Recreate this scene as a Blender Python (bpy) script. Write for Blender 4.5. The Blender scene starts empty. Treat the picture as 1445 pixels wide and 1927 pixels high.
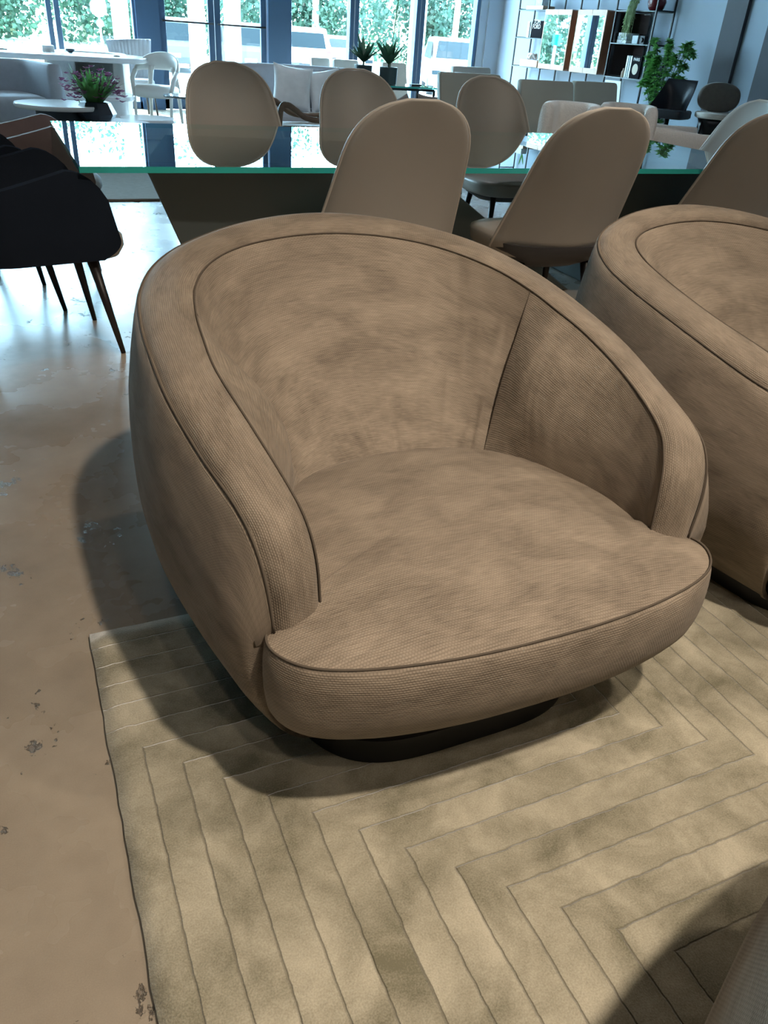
import bpy, bmesh, math, random
from mathutils import Vector, Matrix
random.seed(7)
PI = math.pi
SC = bpy.context.scene
COL = SC.collection
R = math.radians

# ------------------------------------------------------------------ camera
cam_d = bpy.data.cameras.new('camera'); cam = bpy.data.objects.new('camera', cam_d); COL.objects.link(cam)
cam_d.sensor_fit = 'VERTICAL'; cam_d.sensor_height = 24.0; cam_d.lens = 24.0 * 1454.0 / 1927.0
cam_d.clip_start = 0.02; cam_d.clip_end = 300
CX = Vector((0.91293564, -0.40312815, 0.06353118)); CY = Vector((0.16266673, 0.5022255, 0.84929917)); CF = Vector((0.37428339, 0.76502107, -0.5240751))
m3 = Matrix((CX, CY, -CF)).transposed()
cam.matrix_world = Matrix.Translation((0, 0, 1.22)) @ m3.to_4x4()
SC.camera = cam
cam_d.dof.use_dof = False

# ------------------------------------------------------------------ view, world, sun, big lights
SC.view_settings.view_transform = 'Standard'; SC.view_settings.look = 'None'
SC.view_settings.exposure = 0.0; SC.view_settings.gamma = 1.0; SC.view_settings.use_curve_mapping = False
SKY_COL = (0.56, 0.83, 1.0); SKY = 36.0
SUN = 22.0
SPOT_COL = (1.0, 0.86, 0.70)
w = bpy.data.worlds.new('world'); SC.world = w; w.use_nodes = True
bg = w.node_tree.nodes['Background']; bg.inputs[0].default_value = SKY_COL + (1,); bg.inputs[1].default_value = SKY

def light(name, kind, loc, target, energy, color, **kw):
    d = bpy.data.lights.new(name, kind); o = bpy.data.objects.new(name, d); COL.objects.link(o)
    o.location = loc
    v = Vector(target) - Vector(loc)
    o.rotation_euler = v.to_track_quat('-Z', 'Y').to_euler()
    d.energy = energy; d.color = color
    for k, a in kw.items(): setattr(d, k, a)
    return o
light('sun', 'SUN', (-4, 30, 20), (0, 14.5, 0.0), SUN, (1.0, 0.97, 0.9), angle=R(0.6))
# sky light sampled through the glazing
for i, (ua, ub) in enumerate(((-6.4, 1.0), (1.0, 4.3), (4.3, 8.1))):
    p = light('window_portal', 'AREA', ((ua + ub) / 2, 13.85, 1.6), ((ua + ub) / 2, 0, 1.6), 1, (1, 1, 1), shape='RECTANGLE', size=ub - ua, size_y=3.2)
    p.data.cycles.is_portal = True
# showroom ceiling track spots, warm near the camera, some added to lift dim furniture
SPOTS = [  # location, target, watts, cone
    ((0.86, -0.35, 3.45), (0.45, 1.0, 0.2), 430, 74),
    ((-0.35, -0.95, 3.45), (0.1, 0.3, 0.0), 50, 60),
    ((0.5, 2.7, 3.45), (-0.05, 4.3, 0.5), 110, 60),
    ((2.3, 0.0, 3.45), (1.4, 0.2, 0.0), 105, 75),
    ((3.0, 2.0, 3.45), (2.3, 1.5, 0.2), 110, 75),
    ((0.4, -1.6, 3.45), (0.9, 0.0, 0.0), 60, 60),
    ((4.2, 0.9, 3.45), (3.6, 3.1, 0.6), 130, 75),
    ((3.2, 6.2, 3.45), (3.2, 5.2, 0.6), 60, 90),
    ((4.7, 4.4, 3.45), (5.0, 6.5, 0.5), 80, 80),  # added to brighten the boucle and olive chairs
    ((3.3, 7.4, 3.45), (3.4, 9.6, 0.5), 75, 80),  # fill added for the sofa and its pillows
    ((0.6, 7.6, 3.45), (0.9, 10.2, 0.5), 60, 85),  # fill added over the left lounge
    ((-0.5, 0.8, 3.45), (0.62, -0.12, 0.6), 70, 17),  # narrow beam added to lift the corner armchair's flank
    ((1.7, 1.1, 3.45), (1.75, 3.0, 0.7), 120, 52),  # added to light the backs of the near dining chairs
]
for loc, tgt, pw, cone in SPOTS:
    light('track_or_fill_spot', 'SPOT', loc, tgt, pw, SPOT_COL if loc[1] < 4 else (0.90, 0.94, 1.0), spot_size=R(cone), spot_blend=0.6, shadow_soft_size=0.065)

# ------------------------------------------------------------------ materials
def newmat(name):
    m = bpy.data.materials.new(name); m.use_nodes = True
    nt = m.node_tree; b = nt.nodes['Principled BSDF']
    return m, nt, b
def lnk(nt, a, b): nt.links.new(a, b)
def node(nt, t, **kw):
    n = nt.nodes.new(t)
    for k, a in kw.items():
        if k.startswith('i_'): n.inputs[k[2:].replace('_', ' ')].default_value = a
        else: setattr(n, k, a)
    return n
def math_(nt, op, a, b=None):
    n = nt.nodes.new('ShaderNodeMath'); n.operation = op
    for i, s in enumerate((a, b)):
        if s is None: continue
        if isinstance(s, (int, float)): n.inputs[i].default_value = s
        else: nt.links.new(s, n.inputs[i])
    return n.outputs[0]
def simple(name, col, rough=0.5, metal=0.0, noise=0.0, scale=8.0, bump=0.0, bscale=120.0, sheen=0.0, spec=0.5, coat=0.0):
    m, nt, b = newmat(name)
    b.inputs['Base Color'].default_value = tuple(col) + (1,)
    b.inputs['Roughness'].default_value = rough; b.inputs['Metallic'].default_value = metal
    b.inputs['Specular IOR Level'].default_value = spec
    b.inputs['Sheen Weight'].default_value = sheen; b.inputs['Coat Weight'].default_value = coat
    tc = node(nt, 'ShaderNodeTexCoord')
    n1 = node(nt, 'ShaderNodeTexNoise'); n1.inputs['Scale'].default_value = scale; n1.inputs['Detail'].default_value = 4
    lnk(nt, tc.outputs['Object'], n1.inputs['Vector'])
    mx = node(nt, 'ShaderNodeMix', data_type='RGBA')
    mx.inputs[6].default_value = tuple(c * (1 - noise) for c in col) + (1,)
    mx.inputs[7].default_value = tuple(min(1, c * (1 + noise)) for c in col) + (1,)
    lnk(nt, n1.outputs['Fac'], mx.inputs[0]); lnk(nt, mx.outputs[2], b.inputs['Base Color'])
    if bump:
        n2 = node(nt, 'ShaderNodeTexNoise'); n2.inputs['Scale'].default_value = bscale; n2.inputs['Detail'].default_value = 3
        lnk(nt, tc.outputs['Object'], n2.inputs['Vector'])
        bp = node(nt, 'ShaderNodeBump'); bp.inputs['Strength'].default_value = bump; bp.inputs['Distance'].default_value = 0.004
        lnk(nt, n2.outputs['Fac'], bp.inputs['Height']); lnk(nt, bp.outputs[0], b.inputs['Normal'])
    return m

def ribbed_fabric(name, dark, lite, rib=0.0042, dash=0.0055, wr=0.0):
    """woven chenille: rows of short stitches laid out in the panel's own UV metres, nap patches"""
    m, nt, b = newmat(name)
    uv = node(nt, 'ShaderNodeUVMap'); sp = node(nt, 'ShaderNodeSeparateXYZ'); lnk(nt, uv.outputs[0], sp.inputs[0])
    # slight wander of the rows
    tc = node(nt, 'ShaderNodeTexCoord')
    nw = node(nt, 'ShaderNodeTexNoise'); nw.inputs['Scale'].default_value = 9; nw.inputs['Detail'].default_value = 2
    lnk(nt, tc.outputs['Object'], nw.inputs['Vector'])
    vv = math_(nt, 'ADD', sp.outputs[1], math_(nt, 'MULTIPLY', nw.outputs['Fac'], 0.012))
    rowf = math_(nt, 'DIVIDE', vv, rib)
    row = math_(nt, 'FLOOR', rowf)
    rs = math_(nt, 'ABSOLUTE', math_(nt, 'SINE', math_(nt, 'MULTIPLY', rowf, PI)))
    off = math_(nt, 'MULTIPLY', row, 0.5)
    uu = math_(nt, 'ADD', math_(nt, 'DIVIDE', sp.outputs[0], dash), off)
    ds = math_(nt, 'ABSOLUTE', math_(nt, 'SINE', math_(nt, 'MULTIPLY', uu, PI)))
    st = math_(nt, 'MULTIPLY', math_(nt, 'POWER', rs, 0.7), math_(nt, 'POWER', ds, 0.5))
    n1 = node(nt, 'ShaderNodeTexNoise'); n1.inputs['Scale'].default_value = 7; n1.inputs['Detail'].default_value = 5; n1.inputs['Roughness'].default_value = 0.62
    n1.inputs['Distortion'].default_value = 0.6
    mp = node(nt, 'ShaderNodeMapping'); mp.inputs['Scale'].default_value = (0.9, 1.6, 1.0)
    lnk(nt, uv.outputs[0], mp.inputs[0]); lnk(nt, mp.outputs[0], n1.inputs['Vector'])
    # fine thread streaks along the rows
    mp2 = node(nt, 'ShaderNodeMapping'); mp2.inputs['Scale'].default_value = (26, 330, 1)
    lnk(nt, uv.outputs[0], mp2.inputs[0])
    n3 = node(nt, 'ShaderNodeTexNoise'); n3.inputs['Scale'].default_value = 1.0; n3.inputs['Detail'].default_value = 3
    lnk(nt, mp2.outputs[0], n3.inputs['Vector'])
    f = math_(nt, 'ADD', math_(nt, 'MULTIPLY', n1.outputs['Fac'], 1.5), math_(nt, 'MULTIPLY', n3.outputs['Fac'], 0.9))
    f = math_(nt, 'ADD', f, math_(nt, 'MULTIPLY', st, 0.42))
    f = math_(nt, 'SUBTRACT', f, 0.95)
    cl = node(nt, 'ShaderNodeClamp'); lnk(nt, f, cl.inputs[0])
    mx = node(nt, 'ShaderNodeMix', data_type='RGBA')
    mx.inputs[6].default_value = tuple(dark) + (1,); mx.inputs[7].default_value = tuple(lite) + (1,)
    lnk(nt, cl.outputs[0], mx.inputs[0]); lnk(nt, mx.outputs[2], b.inputs['Base Color'])
    b.inputs['Roughness'].default_value = 0.72; b.inputs['Specular IOR Level'].default_value = 0.25
    b.inputs['Sheen Weight'].default_value = 0.10; b.inputs['Sheen Roughness'].default_value = 0.4
    b.inputs['Sheen Tint'].default_value = (0.9, 0.85, 0.8, 1)
    hgt = math_(nt, 'ADD', math_(nt, 'MULTIPLY', st, 0.9), math_(nt, 'MULTIPLY', n3.outputs['Fac'], 0.8))
    bp = node(nt, 'ShaderNodeBump'); bp.inputs['Strength'].default_value = 0.5; bp.inputs['Distance'].default_value = 0.0016
    lnk(nt, hgt, bp.inputs['Height'])
    last = bp
    if wr:
        mp3 = node(nt, 'ShaderNodeMapping'); mp3.inputs['Scale'].default_value = (17, 2.3, 1)
        lnk(nt, uv.outputs[0], mp3.inputs[0])
        n4 = node(nt, 'ShaderNodeTexNoise'); n4.inputs['Scale'].default_value = 1.0; n4.inputs['Detail'].default_value = 1.5; n4.inputs['Distortion'].default_value = 0.5
        lnk(nt, mp3.outputs[0], n4.inputs['Vector'])
        b2 = node(nt, 'ShaderNodeBump'); b2.inputs['Strength'].default_value = wr; b2.inputs['Distance'].default_value = 0.02
        lnk(nt, n4.outputs['Fac'], b2.inputs['Height']); lnk(nt, bp.outputs[0], b2.inputs['Normal']); last = b2
    lnk(nt, last.outputs[0], b.inputs['Normal'])
    return m

M = {}
TD, TL = (0.120, 0.094, 0.070), (0.335, 0.272, 0.207)
M['chenille'] = ribbed_fabric('taupe_chenille', TD, TL)
M['chenille_fold'] = ribbed_fabric('taupe_chenille_creased', TD, TL, wr=0.6)
M['chenille_coarse'] = ribbed_fabric('beige_boucle_weave', (0.40, 0.31, 0.22), (0.78, 0.64, 0.48), rib=0.006, dash=0.008)
M['seam'] = simple('seam_thread', (0.085, 0.066, 0.048), 0.9)
M['black_base'] = simple('black_lacquer', (0.006, 0.006, 0.007), 0.35)
M['leather_shell'] = simple('greige_leather_shell', (0.40, 0.365, 0.32), 0.42, noise=0.04, bump=0.08, bscale=400)
M['leather_seat'] = simple('greige_leather_seat', (0.45, 0.40, 0.345), 0.42, noise=0.05, bump=0.15, bscale=60)
M['lower_shell'] = simple('graphite_leather', (0.055, 0.052, 0.055), 0.45, noise=0.05)
M['dark_leather'] = simple('dark_navy_leather', (0.018, 0.024, 0.036), 0.75, noise=0.1, bump=0.1, bscale=300, spec=0.0)
M['mauve_leather'] = simple('mauve_brown_leather', (0.20, 0.155, 0.155), 0.7, noise=0.2, spec=0.03)
M['dark_wood'] = simple('espresso_wood', (0.018, 0.014, 0.013), 0.4, noise=0.2)
M['rim_light'] = simple('pale_edge_piping', (0.62, 0.56, 0.49), 0.45)
M['ped'] = simple('greygreen_lacquer_pedestal', (0.095, 0.115, 0.115), 0.33)
M['white'] = simple('white_lacquer', (0.80, 0.80, 0.80), 0.3)
M['marble'] = simple('white_marble', (0.74, 0.75, 0.76), 0.15, noise=0.06, scale=3)
M['boucle'] = simple('cream_boucle', (0.72, 0.67, 0.60), 0.9, noise=0.12, scale=60, bump=1.0, bscale=90, sheen=0.3)
M['white_leather'] = simple('white_leather', (0.66, 0.65, 0.62), 0.4, noise=0.03)
M['grey_fabric'] = simple('grey_blue_upholstery', (0.42, 0.45, 0.50), 0.85, noise=0.1, scale=20, bump=0.3)
M['pillow_satin'] = simple('silver_satin', (0.80, 0.84, 0.88), 0.4, noise=0.15, scale=12, bump=0.3, bscale=14, sheen=0.3)
M['pillow_brown'] = simple('taupe_pillow_cloth', (0.20, 0.17, 0.15), 0.8, noise=0.1)
M['olive'] = simple('olive_beige_leather', (0.38, 0.37, 0.31), 0.5, noise=0.05)
M['brown_fab'] = simple('mushroom_velvet', (0.15, 0.125, 0.105), 0.85, noise=0.2, scale=25, sheen=0.4)
M['black_metal'] = simple('black_metal', (0.012, 0.012, 0.014), 0.4, metal=0.4)
M['black_leather'] = simple('black_leather', (0.012, 0.014, 0.02), 0.4)
M['oak'] = simple('pale_oak', (0.52, 0.36, 0.26), 0.5, noise=0.12, scale=14)
M['box_side'] = simple('copper_brown_wood', (0.30, 0.13, 0.07), 0.45, noise=0.2, scale=20)
M['mirror'] = simple('mirror', (0.86, 0.88, 0.87), 0.015, metal=1.0)
M['bronze_panel'] = simple('dark_bronze_panel', (0.03, 0.018, 0.016), 0.12, spec=0.8)
M['glass_shelf'] = simple('grey_shelf', (0.16, 0.19, 0.20), 0.15)
M['red_pot'] = simple('oxblood_glaze', (0.11, 0.008, 0.012), 0.25)
M['vase'] = simple('slate_vase', (0.028, 0.045, 0.065), 0.35)
M['pot_green'] = simple('dark_green_glaze', (0.030, 0.055, 0.062), 0.3, noise=0.2)
M['leaf'] = simple('green_leaf', (0.06, 0.20, 0.05), 0.4, noise=0.45, scale=9)
M['leaf_dark'] = simple('dark_leaf', (0.028, 0.07, 0.045), 0.4, noise=0.3, scale=12)
M['leaf_pale'] = simple('pale_trailing_leaf', (0.13, 0.20, 0.10), 0.5, noise=0.3, scale=20)
M['bloom'] = simple('purple_bloom', (0.13, 0.02, 0.07), 0.5, noise=0.5, scale=30)
M['frame'] = simple('anodised_window_frame', (0.04, 0.085, 0.16), 0.45, metal=0.2)
M['wall'] = simple('cool_grey_plaster', (0.31, 0.37, 0.44), 0.8, noise=0.05, scale=2.0, bump=0.1, bscale=30)
M['wall_dark'] = simple('taupe_grey_paint', (0.075, 0.078, 0.092), 0.8, noise=0.05)
M['wall_warm'] = simple('warm_white_paint', (0.55, 0.50, 0.45), 0.8, noise=0.03)
M['ceiling'] = simple('dark_ceiling_paint', (0.16, 0.155, 0.15), 0.9)
M['paper'] = simple('white_paper', (0.75, 0.76, 0.76), 0.6)
M['cover_black'] = simple('black_book_cover', (0.012, 0.012, 0.015), 0.9, spec=0.03)
M['ink_white'] = simple('white_print', (0.78, 0.78, 0.76), 0.6)
M['gold_print'] = simple('gold_print', (0.42, 0.36, 0.26), 0.5)
M['silver'] = simple('crystal_grey', (0.45, 0.5, 0.53), 0.2, noise=0.3, scale=40)
M['drift'] = simple('driftwood', (0.20, 0.14, 0.10), 0.55, noise=0.35, scale=15, bump=0.4, bscale=40)
M['bark'] = simple('pale_pine_bark', (0.55, 0.47, 0.40), 0.9, noise=0.2, scale=5)
M['tree_leaf'] = simple('tree_leaf', (0.028, 0.062, 0.034), 0.8, noise=0.5, scale=0.8, spec=0.1)
M['tree_leaf2'] = simple('pale_tree_leaf', (0.045, 0.085, 0.045), 0.8, noise=0.5, scale=0.8, spec=0.1)
M['asphalt'] = simple('sunlit_concrete', (0.62, 0.62, 0.60), 0.9, noise=0.06, scale=0.6)
M['grass'] = simple('sunlit_grass', (0.30, 0.42, 0.22), 0.9, noise=0.2, scale=1.0)
M['car_white'] = simple('white_car_paint', (0.80, 0.82, 0.84), 0.2, coat=0.5)
M['car_silver'] = simple('silver_car_paint', (0.05, 0.06, 0.07), 0.5, spec=0.2)
M['car_glass'] = simple('tinted_car_glass', (0.012, 0.017, 0.02), 0.5, spec=0.05)
M['tyre'] = simple('tyre_rubber', (0.02, 0.02, 0.022), 0.8)
M['tail_red'] = simple('red_tail_lens', (0.65, 0.02, 0.04), 0.25)
M['tail_blue'] = simple('blue_lens', (0.03, 0.10, 0.5), 0.25)
M['plinth_tex'] = simple('hammered_plaster', (0.45, 0.48, 0.52), 0.6, bump=1.0, bscale=26)
M['fawn_rug'] = simple('fawn_loop_rug', (0.27, 0.235, 0.20), 0.95, noise=0.2, scale=30, bump=0.5)

def glass_mat(name, tint, boost=1.0, ior=1.5):
    m, nt, b = newmat(name); nt.nodes.remove(b)
    out = nt.nodes['Material Output']
    tr = node(nt, 'ShaderNodeBsdfTransparent'); tr.inputs[0].default_value = tint + (1,)
    gl = node(nt, 'ShaderNodeBsdfGlossy'); gl.inputs['Roughness'].default_value = 0.0; gl.inputs[0].default_value = (0.96, 1, 0.99, 1)
    fr = node(nt, 'ShaderNodeFresnel'); fr.inputs[0].default_value = ior
    cl = node(nt, 'ShaderNodeClamp'); lnk(nt, math_(nt, 'MULTIPLY', fr.outputs[0], boost), cl.inputs[0])
    mx = node(nt, 'ShaderNodeMixShader'); lnk(nt, cl.outputs[0], mx.inputs[0]); lnk(nt, tr.outputs[0], mx.inputs[1]); lnk(nt, gl.outputs[0], mx.inputs[2])
    lnk(nt, mx.outputs[0], out.inputs[0]); return m
M['glass_top'] = glass_mat('clear_glass_face', (0.80, 0.92, 0.90), 1.55)
def thin(name, tint):
    m, nt, b = newmat(name); nt.nodes.remove(b)
    out = nt.nodes['Material Output']
    tr = node(nt, 'ShaderNodeBsdfTransparent'); tr.inputs[0].default_value = tint + (1,)
    gl = node(nt, 'ShaderNodeBsdfGlossy'); gl.inputs['Roughness'].default_value = 0.0
    mx = node(nt, 'ShaderNodeMixShader'); mx.inputs[0].default_value = 0.05
    lnk(nt, tr.outputs[0], mx.inputs[1]); lnk(nt, gl.outputs[0], mx.inputs[2]); lnk(nt, mx.outputs[0], out.inputs[0]); return m
M['pane'] = thin('window_glass', (0.90, 0.97, 1.0))
m, nt, b = newmat('teal_glass_edge'); b.inputs['Base Color'].default_value = (0.06, 0.70, 0.62, 1); b.inputs['Roughness'].default_value = 0.05
b.inputs['Transmission Weight'].default_value = 0.4; b.inputs['IOR'].default_value = 1.5; M['glass_edge'] = m

# polished concrete
def concrete():
    m, nt, b = newmat('polished_concrete')
    tc = node(nt, 'ShaderNodeTexCoord')
    def noise(sc, det=4, vec=None, rough=0.5):
        n = node(nt, 'ShaderNodeTexNoise'); n.inputs['Scale'].default_value = sc; n.inputs['Detail'].default_value = det; n.inputs['Roughness'].default_value = rough
        lnk(nt, vec or tc.outputs['Object'], n.inputs['Vector']); return n.outputs['Fac']
    big = noise(1.6, 5, rough=0.6); fine = noise(420, 2); mid = noise(14, 5, rough=0.6)
    cr = node(nt, 'ShaderNodeValToRGB'); cr.color_ramp.elements[0].position = 0.33; cr.color_ramp.elements[1].position = 0.68
    cr.color_ramp.elements[0].color = (0.235, 0.195, 0.15, 1); cr.color_ramp.elements[1].color = (0.375, 0.315, 0.245, 1)
    s = math_(nt, 'ADD', math_(nt, 'MULTIPLY', big, 0.62), math_(nt, 'ADD', math_(nt, 'MULTIPLY', mid, 0.22), math_(nt, 'MULTIPLY', fine, 0.16)))
    lnk(nt, s, cr.inputs[0])
    # pits: patches where the surface has broken out
    mp = node(nt, 'ShaderNodeMapping'); mp.inputs['Location'].default_value = (1.3, 4.7, 0); mp.inputs['Rotation'].default_value = (0, 0, 0.5); mp.inputs['Scale'].default_value = (1.0, 0.75, 1)
    lnk(nt, tc.outputs['Object'], mp.inputs[0])
    patch = noise(4.6, 2, mp.outputs[0]); crack = noise(46, 6, mp.outputs[0], 0.7); chip = noise(13, 2, mp.outputs[0])
    a = math_(nt, 'ADD', math_(nt, 'MULTIPLY', patch, 0.9), math_(nt, 'MULTIPLY', crack, 0.75))
    a = math_(nt, 'ADD', a, math_(nt, 'MULTIPLY', chip, 0.55))
    pr = node(nt, 'ShaderNodeMapRange'); pr.inputs['From Min'].default_value = 1.315; pr.inputs['From Max'].default_value = 1.36
    lnk(nt, a, pr.inputs[0]); pit = pr.outputs[0]
    mx = node(nt, 'ShaderNodeMix', data_type='RGBA'); mx.inputs[7].default_value = (0.11, 0.085, 0.065, 1)
    lnk(nt, math_(nt, 'MULTIPLY', pit, 0.55), mx.inputs[0]); lnk(nt, cr.outputs[0], mx.inputs[6]); lnk(nt, mx.outputs[2], b.inputs['Base Color'])
    rr = node(nt, 'ShaderNodeMapRange'); rr.inputs['From Min'].default_value = 0.3; rr.inputs['From Max'].default_value = 0.75
    rr.inputs['To Min'].default_value = 0.17; rr.inputs['To Max'].default_value = 0.40
    lnk(nt, big, rr.inputs[0]); lnk(nt, rr.outputs[0], b.inputs['Roughness'])
    b.inputs['Specular IOR Level'].default_value = 0.42
    h = math_(nt, 'SUBTRACT', math_(nt, 'MULTIPLY', mid, 0.06), math_(nt, 'MULTIPLY', pit, math_(nt, 'ADD', crack, 0.4)))
    bp = node(nt, 'ShaderNodeBump'); bp.inputs['Strength'].default_value = 0.8; bp.inputs['Distance'].default_value = 0.010
    lnk(nt, h, bp.inputs['Height']); lnk(nt, bp.outputs[0], b.inputs['Normal'])
    return m
M['concrete'] = concrete()

# rug with carved mitred lines (object coordinates = room coordinates)
def rug_mat():
    m, nt, b = newmat('carved_sage_pile')
    tc = node(nt, 'ShaderNodeTexCoord'); sp = node(nt, 'ShaderNodeSeparateXYZ'); lnk(nt, tc.outputs['Object'], sp.inputs[0])
    nz = node(nt, 'ShaderNodeTexNoise'); nz.inputs['Scale'].default_value = 30; nz.inputs['Detail'].default_value = 3
    lnk(nt, tc.outputs['Object'], nz.inputs['Vector'])
    wob = math_(nt, 'MULTIPLY', math_(nt, 'SUBTRACT', nz.outputs['Fac'], 0.5), 0.008)
    a = math_(nt, 'SUBTRACT', sp.outputs[0], 0.059)
    bb = math_(nt, 'SUBTRACT', 1.106, sp.outputs[1])
    a2 = math_(nt, 'SUBTRACT', sp.outputs[0], 0.7525)
    F = math_(nt, 'MINIMUM', a, math_(nt, 'MAXIMUM', bb, a2))
    F = math_(nt, 'DIVIDE', math_(nt, 'ADD', F, wob), 0.0642)
    idx = math_(nt, 'FLOOR', F)
    fr = math_(nt, 'FRACT', F)
    d = math_(nt, 'MINIMUM', fr, math_(nt, 'SUBTRACT', 1.0, fr))         # distance to a carved line, in stripes
    g = node(nt, 'ShaderNodeMapRange', interpolation_type='SMOOTHSTEP'); g.inputs['From Min'].default_value = 0.0; g.inputs['From Max'].default_value = 0.04
    lnk(nt, d, g.inputs[0])
    # nap: brushed patches, a little different in every stripe
    wn = node(nt, 'ShaderNodeTexWhiteNoise', noise_dimensions='1D'); lnk(nt, idx, wn.inputs['W'])
    cmb = node(nt, 'ShaderNodeCombineXYZ'); lnk(nt, sp.outputs[0], cmb.inputs[0]); lnk(nt, sp.outputs[1], cmb.inputs[1]); lnk(nt, math_(nt, 'MULTIPLY', wn.outputs[0], 0.22), cmb.inputs[2])
    n1 = node(nt, 'ShaderNodeTexNoise'); n1.inputs['Scale'].default_value = 6.5; n1.inputs['Detail'].default_value = 5; n1.inputs['Roughness'].default_value = 0.6; n1.inputs['Distortion'].default_value = 0.35
    lnk(nt, cmb.outputs[0], n1.inputs['Vector'])
    n2 = node(nt, 'ShaderNodeTexNoise'); n2.inputs['Scale'].default_value = 330; n2.inputs['Detail'].default_value = 3
    lnk(nt, tc.outputs['Object'], n2.inputs['Vector'])
    f = math_(nt, 'ADD', math_(nt, 'MULTIPLY', n1.outputs['Fac'], 0.75), math_(nt, 'MULTIPLY', n2.outputs['Fac'], 0.25))
    cr = node(nt, 'ShaderNodeValToRGB'); cr.color_ramp.elements[0].position = 0.36; cr.color_ramp.elements[1].position = 0.66
    cr.color_ramp.elements[0].color = (0.165, 0.150, 0.100, 1); cr.color_ramp.elements[1].color = (0.50, 0.45, 0.345, 1)
    lnk(nt, f, cr.inputs[0])
    mx = node(nt, 'ShaderNodeMix', data_type='RGBA'); mx.inputs[6].default_value = (0.17, 0.15, 0.10, 1)
    lnk(nt, math_(nt, 'ADD', math_(nt, 'MULTIPLY', g.outputs[0], 0.45), 0.55), mx.inputs[0]); lnk(nt, cr.outputs[0], mx.inputs[7]); lnk(nt, mx.outputs[2], b.inputs['Base Color'])
    b.inputs['Roughness'].default_value = 0.85; b.inputs['Sheen Weight'].default_value = 0.5; b.inputs['Sheen Roughness'].default_value = 0.4
    b.inputs['Specular IOR Level'].default_value = 0.15
    h = math_(nt, 'ADD', math_(nt, 'MULTIPLY', g.outputs[0], 1.0), math_(nt, 'ADD', math_(nt, 'MULTIPLY', n2.outputs['Fac'], 0.35), math_(nt, 'MULTIPLY', n1.outputs['Fac'], 0.8)))
    bp = node(nt, 'ShaderNodeBump'); bp.inputs['Strength'].default_value = 0.75; bp.inputs['Distance'].default_value = 0.005
    lnk(nt, h, bp.inputs['Height']); lnk(nt, bp.outputs[0], b.inputs['Normal'])
    return m
M['rug'] = rug_mat()
def leafy(name, col, noise=0.4, scale=9, tr=0.45):
    m = simple(name, col, 0.45, noise=noise, scale=scale, spec=0.3)
    nt = m.node_tree; b = nt.nodes['Principled BSDF']; out = nt.nodes['Material Output']
    tl = node(nt, 'ShaderNodeBsdfTranslucent'); src = b.inputs['Base Color'].links[0].from_socket; lnk(nt, src, tl.inputs[0])
    mx = node(nt, 'ShaderNodeMixShader'); mx.inputs[0].default_value = tr
    lnk(nt, b.outputs[0], mx.inputs[1]); lnk(nt, tl.outputs[0], mx.inputs[2]); lnk(nt, mx.outputs[0], out.inputs[0]); return m
M['leaf'] = leafy('green_leaf', (0.085, 0.23, 0.06)); M['leaf_dark'] = leafy('dark_leaf', (0.045, 0.11, 0.06), 0.3, 12, 0.25)
M['leaf_bright'] = leafy('fresh_green_leaf', (0.15, 0.40, 0.10))
M['leaf_pale'] = leafy('pale_trailing_leaf', (0.33, 0.44, 0.22), 0.3, 20); M['bloom'] = leafy('purple_bloom', (0.20, 0.06, 0.13), 0.4, 30)
M['tree_leaf'] = leafy('tree_leaf', (0.040, 0.082, 0.060), 0.5, 0.8); M['tree_leaf2'] = leafy('pale_tree_leaf', (0.060, 0.110, 0.075), 0.5, 0.8)

# ------------------------------------------------------------------ mesh helpers
def mesh(name, V, Fc, mat, parent=None, smooth=True, uvs=None, bevel=0, sub=0, mats=None, fmat=None, autos=None):
    me = bpy.data.meshes.new(name); me.from_pydata([tuple(v) for v in V], [], Fc); me.update()
    if uvs is not None:
        uvl = me.uv_layers.new(name='UVMap')
        for p in me.polygons:
            for li in p.loop_indices:
                uvl.data[li].uv = uvs[me.loops[li].vertex_index]
    for mm in (mats or [mat]): me.materials.append(mm)
    if fmat: me.polygons.foreach_set('material_index', fmat)
    if smooth: me.polygons.foreach_set('use_smooth', [True] * len(me.polygons))
    o = bpy.data.objects.new(name, me); COL.objects.link(o)
    if parent is not None: o.parent = parent
    if bevel:
        md = o.modifiers.new('bevel', 'BEVEL'); md.width = bevel; md.segments = 3; md.limit_method = 'ANGLE'; md.angle_limit = R(35)
        md.harden_normals = False
        ws = o.modifiers.new('wn', 'WEIGHTED_NORMAL')
    if sub:
        md = o.modifiers.new('sub', 'SUBSURF'); md.levels = sub; md.render_levels = sub
    if autos:
        bm = bmesh.new(); bm.from_mesh(me)
        for e in bm.edges:
            if len(e.link_faces) == 2 and e.calc_face_angle(0) > R(autos): e.smooth = False
        bm.to_mesh(me); bm.free()
    return o
def tag(o, label, cat, group=None, kind=None):
    o['label'] = label; o['category'] = cat
    if group: o['group'] = group
    if kind: o['kind'] = kind
    return o
def thing(name, label, cat, loc=(0, 0, 0), rz=0.0, group=None):
    o = bpy.data.objects.new(name, None); COL.objects.link(o); o.empty_display_size = 0.05
    o.location = loc; o.rotation_euler = (0, 0, rz)
    return tag(o, label, cat, group)
def struct(o): o['kind'] = 'structure'; return o
def copy_tree(o, parent=None):
    c = o.copy(); COL.objects.link(c); c.parent = parent
    for ch in list(o.children): copy_tree(ch, c)
    return c
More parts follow.
